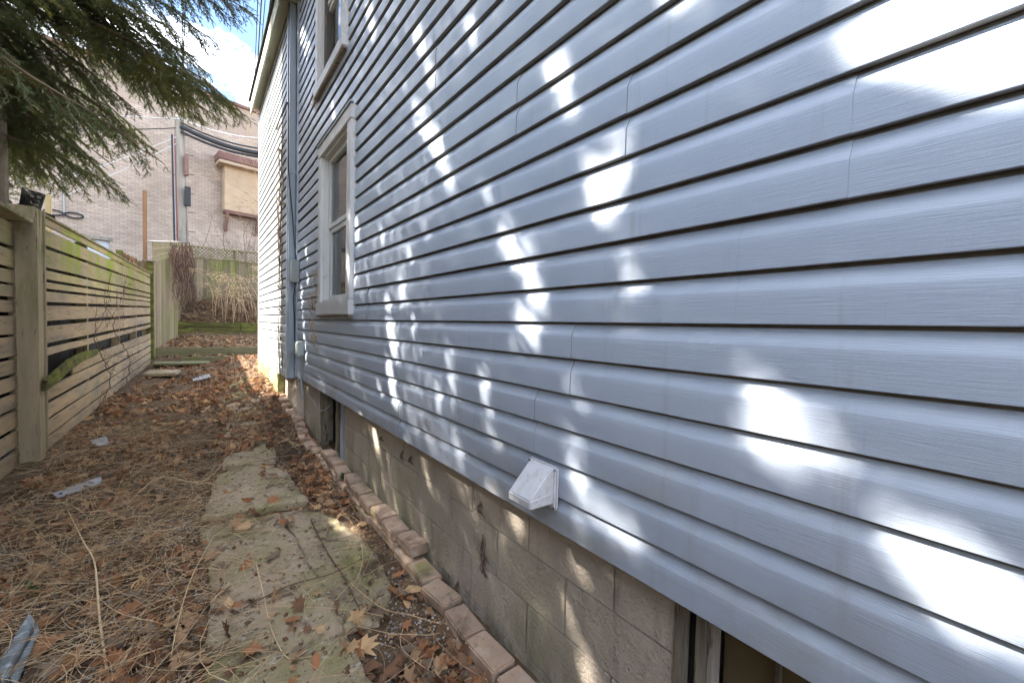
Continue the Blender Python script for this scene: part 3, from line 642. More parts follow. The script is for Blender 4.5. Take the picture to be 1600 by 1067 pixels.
for i in range(5): bsub(MB().bar((ua+.12+i*1.2, -.02, zb_-.85), (ua+.12+i*1.2, -.4, zb_-.04), .12, .12), 'bracket', M['fascia_brown'])
bsub(MB().box(ua+.02, ua+5, -.42, -.01, zb_-.12, zb_-.004), 'beam', M['fascia_brown'])
for (px, py) in ((90, 335),): 
    uu, zz = bl(px+10, py); mb = MB().tube([(uu, -.04, zz+1.4), (uu, -.04, zz)], .03, 6); bbuild(mb, 'wall_pipe', M['conduit_grey'])
    mb = MB()
    for r_, s in ((.24, -.25), (.24, .25)): mb.tube([(uu+s+r_*math.cos(a_), -.08, zz+.4*r_*math.sin(a_)) for a_ in np.linspace(0, 6.28, 14)], .03, 5)
    bbuild(mb, 'cable_coil', M['cable'])

# utility pole, wires
P0 = atd(285, 375, 16.0); P1 = atd(280, 190, 16.0)
po = tag(empty('utility_pole', (P0[0], P0[1], 2)), 'weathered wooden utility pole with conduits in front of the brick building', 'utility pole')
up = Vector(P1)-Vector(P0); bot = Vector(P0)-up*.45; topp = Vector(P1)+up*.04
MB().tube([bot, P0, P1, topp], [.19, .18, .15, .14], 12).build('pole', M['pole'], po, smooth=True)
for off, r_, mt in ((-.24, .03, 'cable'), (-.19, .022, 'conduit_grey'), (-.15, .022, 'conduit_red'), (.17, .02, 'pole')):
    MB().tube([bot+Vector((off, -.12, 0)), Vector(P0)+Vector((off, -.12, 0)), Vector(P1)+Vector((off*.9, -.1, -.6))], r_, 6).build('conduit', M[mt], po)
bx = atd(293, 307, 15.9); MB().box(bx[0]-.09, bx[0]+.10, bx[1]-.08, bx[1]+.1, bx[2]-.36, bx[2]+.36).build('junction_box', M['cable'], po, .01)
bx = atd(291, 258, 15.9); MB().box(bx[0]-.05, bx[0]+.07, bx[1]-.08, bx[1]+.1, bx[2]-.4, bx[2]+.4).build('junction_box', M['fascia_brown'], po, .01)
for k in range(9):
    zz = 3.2+k*.75; pp = bot+(topp-bot)*((zz-bot.z)/(topp.z-bot.z)); MB().tube([pp+Vector((.12, -.05, 0)), pp+Vector((.42, -.1, 0))], .012, 5).build('step_bolt', M['cable'], po)
def wire(pts, rad, mt, label, n=24, group=None):
    pts = [Vector(p) for p in pts]; P_ = []
    for i in range(n+1):
        t = i/n; P_.append(pts[0]*(1-t)**2+pts[1]*2*t*(1-t)+pts[2]*t*t)
    o = MB().tube(P_, rad, 5).build('overhead_wire', M[mt], None, smooth=True); tag(o, label, 'wire', group or 'wires strung from the utility pole'); return o
for k, (ya, yb, rad, mt, lb) in enumerate(((204, 236, .09, 'cable', 'thick black cable bundle drooping right from the utility pole'), (198, 228, .035, 'cable', 'black wire just above the thick cable bundle'),
        (212, 241, .05, 'cable', 'black wire just under the thick cable bundle'), (192, 210, .02, 'cable_white', 'pale thin wire above the black cables right of the pole'))):
    a = Vector(atd(283, ya-6, 15.9)); b = Vector(atd(430, yb+6, 17.0)); wire([a, (a+b)/2+Vector((0, 0, -.45)), b], rad, mt, lb)
for k, (px, py, e, f_, mt, lb) in enumerate(((283, 186, -60, 150, 'cable_white', 'pale wire running left from the pole, topmost on that side'), (281, 200, -60, 190, 'cable', 'black wire running left from the pole behind the spruce'),
        (281, 212, -60, 330, 'cable_white', 'pale wire slanting down left across the brick wall'), (281, 222, -60, 370, 'cable_white', 'lowest pale wire slanting down left across the brick wall'))):
    a = Vector(atd(px, py, 15.9)); b = Vector(atd(e, f_, 14)); wire([a, (a+b)/2+Vector((0, 0, -.3)), b], .018, mt, lb)
for k, x in enumerate((0, 7, 14, 24)):
    a = Vector(atd(396+x*.3, 165+k*2, 13)); b = Vector(atd(405+x, -60, 6.5)); wire([a, (a+b)/2+Vector((0, 0, -.1)), b], .009+.004*(k % 2), 'cable', ('first thin overhead wire left of the eave, outermost', 'second thin overhead wire out from the eave', 'third thin overhead wire, next but one to the fascia', 'overhead wire running closest to the fascia of the house')[k], group='thin wires beside the eave')
for k in range(2):
    a = Vector(atd(287, -40, 9)); b = Vector(atd(283, 190, 15.8)); wire([a+Vector((.05*k, 0, 0)), (a+b)/2+Vector((0, 0, -.2)), b+Vector((.06*k, 0, 0))], .012, 'cable', ('left of two thin wires rising above the utility pole', 'right of two thin wires rising above the utility pole')[k], group='wires above the pole')
# posts beyond the slat fence
def postt(px, ytop, ybot, Z, r_, mt, label, name='timber_post', cat='post'):
    a = atd(px, ybot, Z); b = atd(px, ytop, Z); o = MB().box(a[0]-r_, a[0]+r_, a[1]-r_, a[1]+r_, .3, b[2]).build(name, M[mt], None, .006); tag(o, label, cat)
postt(227, 300, 430, 13.2, .05, 'brown_post', 'tall thin brown timber post standing behind the slat fence')
postt(187, 391, 420, 12.5, .075, 'moss_wood', 'short dark post with a cap behind the slat fence')
postt(76, 306, 350, 7.5, .04, 'cream', 'cream painted post behind the fence under the spruce')
gp = tag(empty('picket_panel', tuple(atd(203, 400, 12.7))), 'small orange brown slatted gate panel behind the slat fence', 'gate')
for k, px in enumerate((194, 200, 206, 212)):
    a = atd(px, 395+k*3, 12.7); MB().box(a[0]-.035, a[0]+.035, a[1]-.02, a[1]+.02, .4, a[2]).build('picket', M['brown_post'], gp)
a = atd(194, 400, 12.65); b = atd(212, 406, 12.65); MB().bar(a, b, .03, .08).build('rail', M['brown_post'], gp)
for k, px in enumerate((215, 220)):
    a = atd(px, 408, 12.9); MB().box(a[0]-.07, a[0]+.07, a[1]-.02, a[1]+.02, .4, a[2]).build('picket', M['fence_grey'], gp)

# ------------------------------------------------------------------ spruces
def seg_needles(P0, P1, dens, nl, nw, rs):
    """needles as slim triangles round every twig segment"""
    Ld = np.linalg.norm(P1-P0, axis=1); cnt = np.maximum(1, (Ld*dens).astype(int)); idx = np.repeat(np.arange(len(P0)), cnt); n = len(idx)
    t = rs.random(n)[:, None]; base = P0[idx]*(1-t)+P1[idx]*t; d = (P1-P0)[idx]; d /= np.linalg.norm(d, axis=1)[:, None]+1e-9
    r_ = rs.normal(size=(n, 3)); r_ -= d*(r_*d).sum(1)[:, None]; r_ /= np.linalg.norm(r_, axis=1)[:, None]+1e-9
    ang = rs.uniform(.45, 1.1, n)[:, None]; nd = d*np.cos(ang)+r_*np.sin(ang)+np.array([0, 0, .12]); L_ = nl*rs.uniform(.7, 1.25, n)[:, None]
    s = np.cross(nd, rs.normal(size=(n, 3))); s /= np.linalg.norm(s, axis=1)[:, None]+1e-9; s *= nw/2
    V = np.empty((n, 3, 3)); V[:, 0] = base-s; V[:, 1] = base+s; V[:, 2] = base+nd*L_
    return V.reshape(-1, 3), np.arange(n*3).reshape(-1, 3)
def ribbons(P0, P1, w_, rs):                    # thin three-sided twigs
    n = len(P0); d = P1-P0; a = np.cross(d, np.array([.3, .5, .8])); a /= np.linalg.norm(a, axis=1)[:, None]+1e-9; b = np.cross(d, a); b /= np.linalg.norm(b, axis=1)[:, None]+1e-9
    ww = np.asarray(w_)[:, None]
    V = np.empty((n, 6, 3))
    for k in range(3):
        o_ = (a*math.cos(k*2.094)+b*math.sin(k*2.094))*ww; V[:, k] = P0+o_; V[:, 3+k] = P1+o_*.6
    F = np.array([[0, 1, 4], [0, 4, 3], [1, 2, 5], [1, 5, 4], [2, 0, 3], [2, 3, 5]])
    return V.reshape(-1, 3), (np.arange(n)[:, None, None]*6+F[None]).reshape(-1, 3)
def bough(start, tip, rs, width=.55, sag=.15, step=.044, bstep=.037, bl_=.105, drop=.55):
    """returns main polyline and twig segments (secondary, tertiary)"""
    start = np.array(start, float); tip = np.array(tip, float); Lb = np.linalg.norm(tip-start)
    mid = (start+tip)/2+np.array([0, 0, sag*Lb]); n = max(6, int(Lb/.12)); t = np.linspace(0, 1, n+1)[:, None]
    main = start*(1-t)**2+mid*2*t*(1-t)+tip*t**2; main[1:-1] += rs.normal(scale=.012, size=main[1:-1].shape)
    S0, S1, T0, T1 = [], [], [], []
    k = 0; s = .12 if Lb > 1 else .02
    while s < 1:
        i = min(n-1, int(s*n)); f_ = s*n-i; p = main[i]*(1-f_)+main[i+1]*f_; d = main[i+1]-main[i]; d /= np.linalg.norm(d)
        side = np.cross(d, [0, 0, 1.]); side /= np.linalg.norm(side)+1e-9
        sg = 1 if k % 2 else -1
        ln = width*min(1, (1-s)*2.2+.22)*min(1, .45+s*1.5)*rs.uniform(.6, 1.15)
        dd = d*rs.uniform(.55, .95)+side*sg*rs.uniform(.55, 1)+np.array([0, 0, rs.uniform(-1.0, .05)]); dd /= np.linalg.norm(dd)
        ns = max(2, int(ln/.07)); q = p.copy()
        for j in range(ns):
            dd2 = dd+np.array([0, 0, -drop*j/ns])+rs.normal(scale=.06, size=3); dd2 /= np.linalg.norm(dd2); q2 = q+dd2*ln/ns
            S0.append(q); S1.append(q2)
            nb_ = max(1, int(ln/ns/bstep))
            for b in range(nb_):
                for sg2 in (-1, 1):
                    u = rs.random(); bp = q*(1-u)+q2*u; sd = np.cross(dd2, [0, 0, 1.]); sd /= np.linalg.norm(sd)+1e-9
                    bd = dd2*.8+sd*sg2*rs.uniform(.4, .9)+np.array([0, 0, rs.uniform(-.45, .15)]); bd /= np.linalg.norm(bd)
                    T0.append(bp); T1.append(bp+bd*bl_*rs.uniform(.5, 1.2)*(1-.4*j/ns))
            q = q2
        k += 1; s += step/Lb
    return main, np.array(S0), np.array(S1), np.array(T0), np.array(T1)

# sun patches on the wall: gaps between the boughs, as (px, py, px, py, radius in metres on the wall)
SPOTS = [(872, 112, 905, 195, .042), (932, 262, 958, 335, .045), (985, 228, 968, 300, .045), (942, 300, 940, 335, .035), (1060, -5, 1085, 22, .035), (1620, -35, 1480, 25, .13), (1598, 70, 1610, 110, .08), (1560, 20, 1600, 40, .1),
    (1190, 610, 1225, 655, .04), (1205, 690, 1240, 728, .045), (1435, 860, 1480, 925, .055), (1510, 915, 1575, 970, .06), (987, 412, 1000, 452, .024),
    (795, 368, 808, 405, .045), (828, 400, 850, 490, .048), (822, 492, 842, 555, .042), (898, 622, 912, 700, .035), (905, 735, 916, 775, .035), (955, 815, 1000, 850, .035),
    (655, 55, 668, 92, .035), (674, 112, 684, 135, .03), (655, 178, 690, 235, .05), (692, 245, 714, 298, .03), (766, 305, 775, 332, .02), (765, 590, 766, 640, .03), (770, 655, 782, 700, .02),
    (608, 480, 622, 555, .055), (610, 565, 622, 640, .04), (630, 435, 634, 470, .035), (708, 552, 712, 620, .022), (578, 15, 590, 55, .05), (474, 58, 485, 85, .10), (535, 8, 540, 30, .05),
    (480, 390, 484, 440, .06), (474, 460, 480, 560, .07), (492, 350, 496, 385, .05), (560, 350, 563, 380, .04), (555, 420, 558, 445, .04), (523, 160, 528, 225, .035), (600, 360, 604, 385, .03), (668, 350, 671, 368, .02),
    (645, 395, 648, 405, .02), (567, 648, 573, 685, .035), (640, 690, 648, 740, .03), (772, 765, 776, 785, .03), (850, 893, 862, 950, .028), (880, 1000, 888, 1050, .03), (735, 30, 745, 60, .02), (820, 520, 810, 560, .025),
    (1300, 700, 1320, 730, .02), (870, 845, 880, 870, .02), (720, 690, 725, 730, .018), (690, 610, 692, 640, .02), (518, 60, 521, 80, .03), (650, 500, 652, 520, .02), (590, 585, 600, 620, .02)]
CAPS = []
for (a, b, c, d, r_) in SPOTS:
    p, q = at(a, b, 'x', 0), at(c, d, 'x', 0); CAPS.append((p[1], p[2], q[1], q[2], r_))
for (P, r_) in (((-.22, 2.72, 0.02), .10), ((-.16, 2.55, .02), .06), ((-.05, 2.62, .1), .05), ((-.45, 2.2, 0), .02)):
    P = np.array(P); W = P-SUN*(P[0]/SUN[0]); CAPS.append((W[1], W[2], W[1], W[2], r_))
CAPS = np.array(CAPS); CAPS[:, 4] *= .92
def towall(P): return (P-SUN[None]*(P[:, :1]/SUN[0]))[:, 1:]
def incaps(P, pad=0.):
    W = towall(P); out = np.zeros(len(P), bool)
    for y0, z0, y1, z1, r_ in CAPS:
        a = np.array([y0, z0]); b = np.array([y1, z1]); d = b-a; t = np.clip(((W-a)@d)/(d@d+1e-9), 0, 1); out |= np.linalg.norm(W-(a+t[:, None]*d), axis=1) < r_+pad
    return out
BIG = CAPS[[5, 6, 7, 8, 9, 10, 11]]
def bigspot(P):
    W = towall(P)
    for y0, z0, y1, z1, r_ in BIG:
        a = np.array([y0, z0]); d = np.array([y1, z1])-a; u = np.clip(((W-a)@d)/(d@d+1e-9), 0, 1)
        if (np.linalg.norm(W-(a+u[:, None]*d), axis=1) < max(.03, r_*.8)).any(): return True
    return False
def tree(name, label, base, top, boughs, rs, dens, nl, nw, trad, extra=None):
    name_dense = extra is None
    root = tag(empty(name, base), label, 'tree')
    b0 = Vector(base); pts = [b0+Vector((0, 0, -.2)), b0+Vector((0, 0, .3)), b0+Vector((.02, 0, 3)), b0+Vector((0, .05, 6)), b0+Vector((0, 0, top))]
    MB().tube(pts, [trad*1.35, trad*1.05, trad*.85, trad*.55, .02], 14).build('trunk', M['bark'], root, smooth=True)
    S0, S1, T0, T1 = [], [], [], []; lim = MB()
    for (s, t, wd, sag) in boughs:
        main, a, b, c, d = bough(s, t, rs, wd, sag) if name_dense else bough(s, t, rs, wd, sag, .06, .05); S0.append(a); S1.append(b); T0.append(c); T1.append(d)
        if extra is not None and bigspot(main): continue
        Lb = np.linalg.norm(np.array(t)-np.array(s)); rr = np.linspace(.012+.008*Lb, .004, len(main)); lim.tube(main, list(rr), 5)
    if extra is not None: T0.append(extra[0]); T1.append(extra[1])
    S0, S1, T0, T1 = map(np.concatenate, (S0, S1, T0, T1))
    k1 = ~incaps((S0+S1)/2, .008); k2 = ~incaps((T0+T1)/2, .012); S0, S1, T0, T1 = S0[k1], S1[k1], T0[k2], T1[k2]
    lim.build('limbs', M['twig'], root, smooth=True)
    V1, F1 = ribbons(np.concatenate([S0, T0]), np.concatenate([S1, T1]), np.concatenate([np.full(len(S0), .0035), np.full(len(T0), .0018)]), rs)
    tag(bigmesh('twigs', V1, F1, M['twig'], root), kind='stuff')
    V2, F2 = seg_needles(np.concatenate([S0, T0]), np.concatenate([S1, T1]), dens, nl, nw, rs)
    tag(bigmesh('needles', V2, F2, M['needle'], root), kind='stuff')
    print(name, 'twigs', len(T0), 'needles', len(F2))
    return np.concatenate([S0, T0]), np.concatenate([S1, T1])
rs = np.random.default_rng(3)
T = np.array([-2.60, 6.3, .05])
bs = []
vis = [(385, 182, 4.7, .55), (350, 150, 5.0, .5), (300, 165, 4.6, .6), (258, 258, 4.5, .5), (196, 306, 4.5, .45), (150, 255, 4.8, .5), (120, 292, 5.0, .45), (60, 285, 5.0, .45), (340, 70, 4.4, .6), (392, 20, 4.2, .55), (330, 118, 4.9, .55),
       (240, 150, 4.9, .6), (190, 200, 4.6, .6), (225, 215, 5.2, .5), (100, 200, 4.3, .55), (40, 230, 4.4, .5), (210, 30, 4.2, .6), (290, 10, 4.6, .6), (110, 60, 3.8, .5), (40, 120, 3.6, .45), (150, 130, 4.2, .5), (280, 60, 4.0, .6),
       (30, 30, 3.2, .4), (90, -10, 3.4, .5), (360, -20, 4.2, .5), (250, 90, 4.6, .5), (160, 10, 4.0, .5), (20, 175, 4.0, .4), (320, 190, 5.2, .4), (75, 150, 4.6, .5), (370, 165, 4.4, .5), (340, 185, 4.9, .45), (180, 285, 4.7, .4), (95, 300, 4.9, .4), (25, 290, 5.1, .4), (240, 235, 4.8, .5), (155, 215, 5.0, .5), (400, -20, 4.0, .55), (370, 35, 4.5, .5), (60, 240, 4.9, .45), (280, 120, 4.4, .55), (45, 265, 4.6, .45), (85, 250, 4.8, .45), (120, 240, 5.2, .45), (15, 270, 4.9, .4), (170, 240, 5.2, .4), (210, 170, 4.4, .5), (130, 170, 4.9, .5), (70, 190, 5.2, .45), (350, 175, 5.1, .4), (310, 95, 4.3, .5), (385, 5, 4.6, .45), (300, 140, 4.3, .45)]
for (px, py, Z_, wd) in vis:
    tip = atd(px, py, Z_); hz = np.linalg.norm(tip[:2]-T[:2]); s = np.array([T[0], T[1], tip[2]+.25+.28*hz+rs.uniform(-.1, .2)]); bs.append((s, tip, wd, .10))
# crown above: reaches towards the house and back along the yard; short on the far side
z = 3.6
while z < 10.5:
    for k in range(7):
        az = rs.uniform(0, 2*math.pi); dx, dy = math.cos(az), math.sin(az)
        Lm = (3.2 if dy < -.2 else 1.7)*(1-(z-3.6)/8.5)+.3
        if dx > .5: Lm = min(Lm, 2.0)
        tip = np.array([T[0]+dx*Lm, T[1]+dy*Lm, z-.2*Lm-.1]); q = np.array([tip[0]-CAM[0], tip[1]-CAM[1], tip[2]-CAM[2]])@CM
        px = CX+F_PX*q[0]/q[2] if q[2] > .2 else -9e9; py = CY-F_PX*q[1]/q[2] if q[2] > .2 else -9e9
        if -30 < px < 1500 and py > -40: continue
        bs.append((np.array([T[0], T[1], z]), tip, .6, .10))
    z += .27
P0a, P1a = tree('spruce_tree', 'large spruce with drooping green boughs hanging over the fence and path', tuple(T), 11.5, bs, rs, 340, .023, .0038, .17)
# second spruce, added out of view left of the camera to shade the wall
T2 = np.array([-4.3, 2.2, .0]); bs = []; z = 2.6
while z < 11:
    for k in range(8):
        az = rs.uniform(0, 2*math.pi); dx, dy = math.cos(az), math.sin(az); Lm = 3.0*(1-(z-2.6)/9.5)+.3
        tip = np.array([T2[0]+dx*Lm, T2[1]+dy*Lm, z-.2*Lm-.1]); bs.append((np.array([T2[0], T2[1], z]), tip, .6, .10))
    z += .30
# sprays that thicken the two crowns where the wall would otherwise stay sunlit
allP = [towall((P0a+P1a)/2)]
def fill_for(rs):
    S0, T0_, T1_ = [], [], []
    tmp = []
    for (s, t, wd, sag) in bs:
        pass
    return None
gy, gz = np.meshgrid(np.arange(-.6, 6.15, .055), np.arange(-.5, 5.3, .055)); G = np.stack([gy.ravel(), gz.ravel()], -1)
H, _, _ = np.histogram2d(allP[0][:, 0], allP[0][:, 1], bins=[np.arange(-.6275, 6.2, .055), np.arange(-.5275, 5.35, .055)])
ex0, ex1 = [], []
for (y, z) in G:
    i, j = int((y+.6275)/.055), int((z+.5275)/.055)
    c = H[i, j] if i < H.shape[0] and j < H.shape[1] else 0
    need = max(0, 8-int(c))
    for k in range(need):
        xx = rs.uniform(-4.8, -2.5); s_ = xx/SUN[0]; p = np.array([0, y+rs.uniform(-.03, .03), z+rs.uniform(-.03, .03)])+SUN*s_
        if p[2] < 2.75: s_ *= 1.35; p = np.array([0, y, z])+SUN*s_
        d = rs.normal(size=3); d[2] = -abs(d[2])*.5; d /= np.linalg.norm(d); ex0.append(p-d*.05); ex1.append(p+d*.06)
ex = (np.array(ex0), np.array(ex1)); print('fill', len(ex0))
q = (ex[0]-CAM)@CM; vis_ = (q[:, 2] > .1) & (np.abs(q[:, 0]/np.maximum(q[:, 2], .01)) < 1.3) & (np.abs(q[:, 1]/np.maximum(q[:, 2], .01)) < .86); print('fill in view', vis_.sum())
tree('spruce_tree', 'unseen second spruce added left of the camera to shade the near siding', tuple(T2), 11.5, bs, rs, 130, .03, .007, .17, ex)
# ------------------------------------------------------------------ leaf litter, stems, plants
def leaf_shape(kind, rs):
    if kind == 0:   # lobed maple / oak outline
        ang = []; n = 5
        pts = [(0, -.5), (.10, -.30), (.42, -.38), (.30, -.12), (.56, .08), (.26, .12), (.30, .42), (.10, .28), (0, .60), (-.10, .28), (-.30, .42), (-.26, .12), (-.56, .08), (-.30, -.12), (-.42, -.38), (-.10, -.30)]
    elif kind == 1:
        pts = [(0, -.6), (.10, -.3), (.24, -.22), (.14, -.08), (.32, .06), (.16, .14), (.26, .34), (.08, .36), (0, .6), (-.08, .36), (-.26, .34), (-.16, .14), (-.32, .06), (-.14, -.08), (-.24, -.22), (-.10, -.3)]
    else:
        pts = [(0, -.5), (.16, -.3), (.26, 0), (.18, .28), (0, .55), (-.18, .28), (-.26, 0), (-.16, -.3)]
    return np.array(pts)*rs.uniform(.85, 1.15, (len(pts), 1))
def leaf_verts(kind, size, rs):
    p = leaf_shape(kind, rs)*size; c = rs.uniform(-2.2, 2.2)/size*.35; c2 = rs.uniform(-1.5, 1.5)/size*.35; tw = rs.uniform(-1.5, 1.5)/size*.3
    P = np.concatenate([[[0, 0]], p]); z = c*P[:, 0]**2+c2*P[:, 1]**2+tw*P[:, 0]*P[:, 1]+rs.normal(scale=.05*size, size=len(P)); z[0] = -.02*size
    V = np.column_stack([P, z]); n = len(p); F = [(0, 1+i, 1+(i+1) % n) for i in range(n)]
    return V, F
def rot(rs, tilt):
    return np.array((Matrix.Rotation(rs.uniform(0, 6.28), 3, 'Z') @ Matrix.Rotation(rs.normal()*tilt, 3, 'X') @ Matrix.Rotation(rs.normal()*tilt, 3, 'Y')))
def surf(x, y):
    z = g(x, y)
    for i, s in enumerate(SLABS):
        if inpoly(x, y, s): return max(z, gbase(x, y)+(.026, .014, .040, .024, .014, .008)[i]+.004)
    return z
def litter_density(x, y):
    return _ld(x, y)*min(1, max(.06, .5+2.2*mnoise.noise((x*1.7, y*1.3, 9))+1.2*mnoise.noise((x*5, y*5, 4))))
def _ld(x, y):
    d = .5
    if any(inpoly(x, y, s) for s in SLABS[:3]): d = .05
    elif any(inpoly(x, y, s) for s in SLABS[3:]): d = .35
    if x > -.3 and 2.9 < y < 3.9: d = 1.0
    if x > -.35 and y < 2.0: d = .8
    if y > 4.5: d = max(d, .6)
    if x < -1.0 and y < 5: d = .6
    if y > 6.5 and x > -.6: d = 1
    return d
rs = np.random.default_rng(11)
protos = []
for k in range(10):
    Vv, Ff = leaf_verts(k % 3 if k % 3 else 0, .095, rs); me = bpy.data.meshes.new('leaf'); me.from_pydata([tuple(v) for v in Vv], [], Ff); me.materials.append(LEAFM[k % 5])
    for p in me.polygons: p.use_smooth = True
    protos.append(me)
placed = 0; stuffV = [[] for _ in range(5)]; stuffF = [[] for _ in range(5)]; cntv = [0]*5
def nice_leaf(x, y, sc, k, z=None, tilt=.25):
    o = bpy.data.objects.new('leaf', protos[k % 10]); link(o, ground); o.location = (x, y, (surf(x, y) if z is None else z)+.012*sc); o.scale = (sc, sc, sc)
    o.rotation_euler = (rs.normal()*tilt, rs.normal()*tilt, rs.uniform(0, 6.28))
# leaves one can pick out in the photograph
for (px, py, sc) in ((395, 1017, .9), (615, 1040, 1.3), (655, 1030, 1.2), (548, 1012, .8), (300, 962, 1.3), (225, 790, .8), (352, 772, .6), (285, 860, 1.1), (100, 1035, 1.5), (60, 1010, 1.5), (330, 870, .9), (345, 925, 1.1), (150, 945, 1.2), (640, 1050, 1.2), (590, 1052, 1.0), (180, 1035, 1.3), (205, 1020, 1.2), (230, 915, 1.0), (580, 905, .5)):
    P = at(px, py, 'z', .03); nice_leaf(P[0], P[1], sc, int(rs.integers(0, 10))); placed += 1
while placed < 298:
    y = .9+rs.random()**1.4*3.8; x = rs.uniform(-1.95, .0)
    if y < 1.2+(-x)*.4 and rs.random() < .6: continue
    if rs.random() > litter_density(x, y): continue
    if x > -.09 and y < 3.6: continue
    nice_leaf(x, y, rs.uniform(.55, 1.35), int(rs.integers(0, 10))); placed += 1
n = 0
while n < 11000:
    y = .6+rs.random()**1.15*12.3; x = rs.uniform(-2.0, .02) if y < 8.8 else rs.uniform(-1.8, 1.6)
    if rs.random() > litter_density(x, y): continue
    if x > -.11 and y < 3.7 and rs.random() < .9: continue
    k = int(rs.choice([0, 1, 2, 3, 4], p=[.25, .22, .27, .1, .16])); Vv, Ff = leaf_verts(int(rs.integers(0, 3)), rs.uniform(.03, .095)+.01*(y > 4), rs)
    Vv = Vv@rot(rs, .6).T+np.array([x, y, surf(x, y)+rs.uniform(.0, .035)])
    stuffV[k].append(Vv); stuffF[k].append(np.array(Ff)+cntv[k]); cntv[k] += len(Vv); n += 1
for n in range(900):     # leaves on the raised bed
    y = rs.uniform(17.1, 18.9); x = rs.uniform(-1.6, 2.4); k = int(rs.integers(0, 5)); Vv, Ff = leaf_verts(0, rs.uniform(.08, .13), rs); Vv = Vv@rot(rs, .5).T+np.array([x, y, g(x, y)+.02]); stuffV[k].append(Vv); stuffF[k].append(np.array(Ff)+cntv[k]); cntv[k] += len(Vv)
for n in range(1100):
    y = rs.uniform(13.1, 16.8); x = rs.uniform(-1.8, 1.5); k = int(rs.integers(0, 5)); Vv, Ff = leaf_verts(0, rs.uniform(.07, .12), rs); Vv = Vv@rot(rs, .4).T+np.array([x, y, g(x, y)+.02]); stuffV[k].append(Vv); stuffF[k].append(np.array(Ff)+cntv[k]); cntv[k] += len(Vv)
for k in range(5):
    tag(bigmesh('leaf_litter', np.concatenate(stuffV[k]), np.concatenate(stuffF[k]), LEAFM[k], smooth=True), ('rust brown', 'tan', 'dark brown', 'pale straw', 'grey brown')[k]+' dead leaves scattered over the ground and path', 'dead leaves', kind='stuff')
# crumbs: tiny leaf fragments and bark
def crumbs(n, name, label, cat, mt, smin, smax, dens, flat=.4, yr=(.7, 8)):
    xs_, ys_ = [], []
    while len(xs_) < n:
        y = yr[0]+rs.random()**1.5*(yr[1]-yr[0]); x = rs.uniform(-2.0, .03)
        if rs.random() < dens(x, y): xs_.append(x); ys_.append(y)
    C_ = np.array([(x, y, surf(x, y)) for x, y in zip(xs_, ys_)]); oct_ = np.array([(1, 0, 0), (0, 1, 0), (-1, 0, 0), (0, -1, 0), (0, 0, 1), (0, 0, -1)], float); F = np.array([(0, 1, 4), (1, 2, 4), (2, 3, 4), (3, 0, 4), (1, 0, 5), (2, 1, 5), (3, 2, 5), (0, 3, 5)])
    V = np.empty((n, 6, 3))
    for i in range(n):
        s = rs.uniform(smin, smax)*np.array([rs.uniform(.6, 1.3), rs.uniform(.6, 1.3), flat*rs.uniform(.6, 1.3)]); V[i] = (oct_*s*rs.uniform(.7, 1.2, (6, 1)))@rot(rs, .3).T+C_[i]+[0, 0, s[2]*.5]
    return tag(bigmesh(name, V.reshape(-1, 3), (np.arange(n)[:, None, None]*6+F[None]).reshape(-1, 3), mt), label, cat, kind='stuff')
nos = lambda x, y: (.13 if any(inpoly(x, y, s) for s in SLABS) else 1)
crumbs(9000, 'gravel', 'small grey pebbles mixed into the soil', 'gravel', M['pebble'], .003, .010, lambda x, y: (1 if (x > -.35 and y < 2.1) or (x < -.95 and y < 3.4) else .2)*nos(x, y), .7, (.7, 6))
crumbs(14000, 'leaf_crumbs', 'broken leaf crumbs covering the ground', 'leaf crumbs', LEAFM[2], .004, .014, lambda x, y: nos(x, y), .18)
crumbs(7000, 'leaf_crumbs', 'pale tan leaf crumbs covering the ground', 'leaf crumbs', LEAFM[1], .003, .011, lambda x, y: nos(x, y), .18)
# dry grass and stems
def stems(n, name, label, mt, gen, rad):
    SV, SF, c = [], [], 0
    P0l, P1l, W = [], [], []
    for i in range(n):
        p, d, L_, cur = gen(); ns = 7; q = np.array(p, float)
        r_ = rad*rs.uniform(.6, 1.4)
        for j in range(ns):
            d = d+cur*(1/ns)+rs.normal(scale=.09, size=3); d /= np.linalg.norm(d); q2 = q+d*L_/ns; zz = g(q2[0], q2[1]) if -2.2 < q2[0] < .05 else 0
            if q2[2] < zz+.006: q2[2] = zz+.006
            if j > 2 and q2[0] > -.02 and q2[1] < 3.5: break
            P0l.append(q); P1l.append(q2); W.append(r_*(1-.5*j/ns)); q = q2
    V, F = ribbons(np.array(P0l), np.array(P1l), np.array(W), rs); return tag(bigmesh(name, V, F, mt), label, 'dry stems', kind='stuff')
def gen_mat():
    while True:
        y = 1.0+rs.random()**1.2*5.2; x = rs.uniform(-2.0, -.1); dens = 1 if x < -.85 else .12
        if 4.2 < y < 7 and x > -1.2: dens = .3
        if rs.random() < dens: break
    a = rs.uniform(0, 6.28); up_ = rs.uniform(-.02, .6)
    return (x, y, surf(x, y)+rs.uniform(.005, .06)), np.array([math.cos(a), math.sin(a), up_]), rs.uniform(.12, .6), np.array([rs.normal()*1.6, rs.normal()*1.6, -1.1*up_-.25])
stems(1500, 'dry_grass', 'tangle of pale dry grass and stems on the left of the path', M['stem'], gen_mat, .0017)
stems(1300, 'dry_grass', 'pale straw strands lying over the leaf litter', M['stem_pale'], gen_mat, .0013)
def gen_wall():
    y = rs.uniform(3.6, 7.5); x = rs.uniform(-.4, .02); a = rs.uniform(0, 6.28); return (x, y, surf(x, y)+.01), np.array([math.cos(a), math.sin(a)*1.3, rs.uniform(.1, .9)]), rs.uniform(.15, .5), np.array([rs.normal()*.6, rs.normal()*.6, -1.0])
stems(420, 'dry_vines', 'brown twigs and dry vines piled beside the brick edging', M['vine'], gen_wall, .0026)
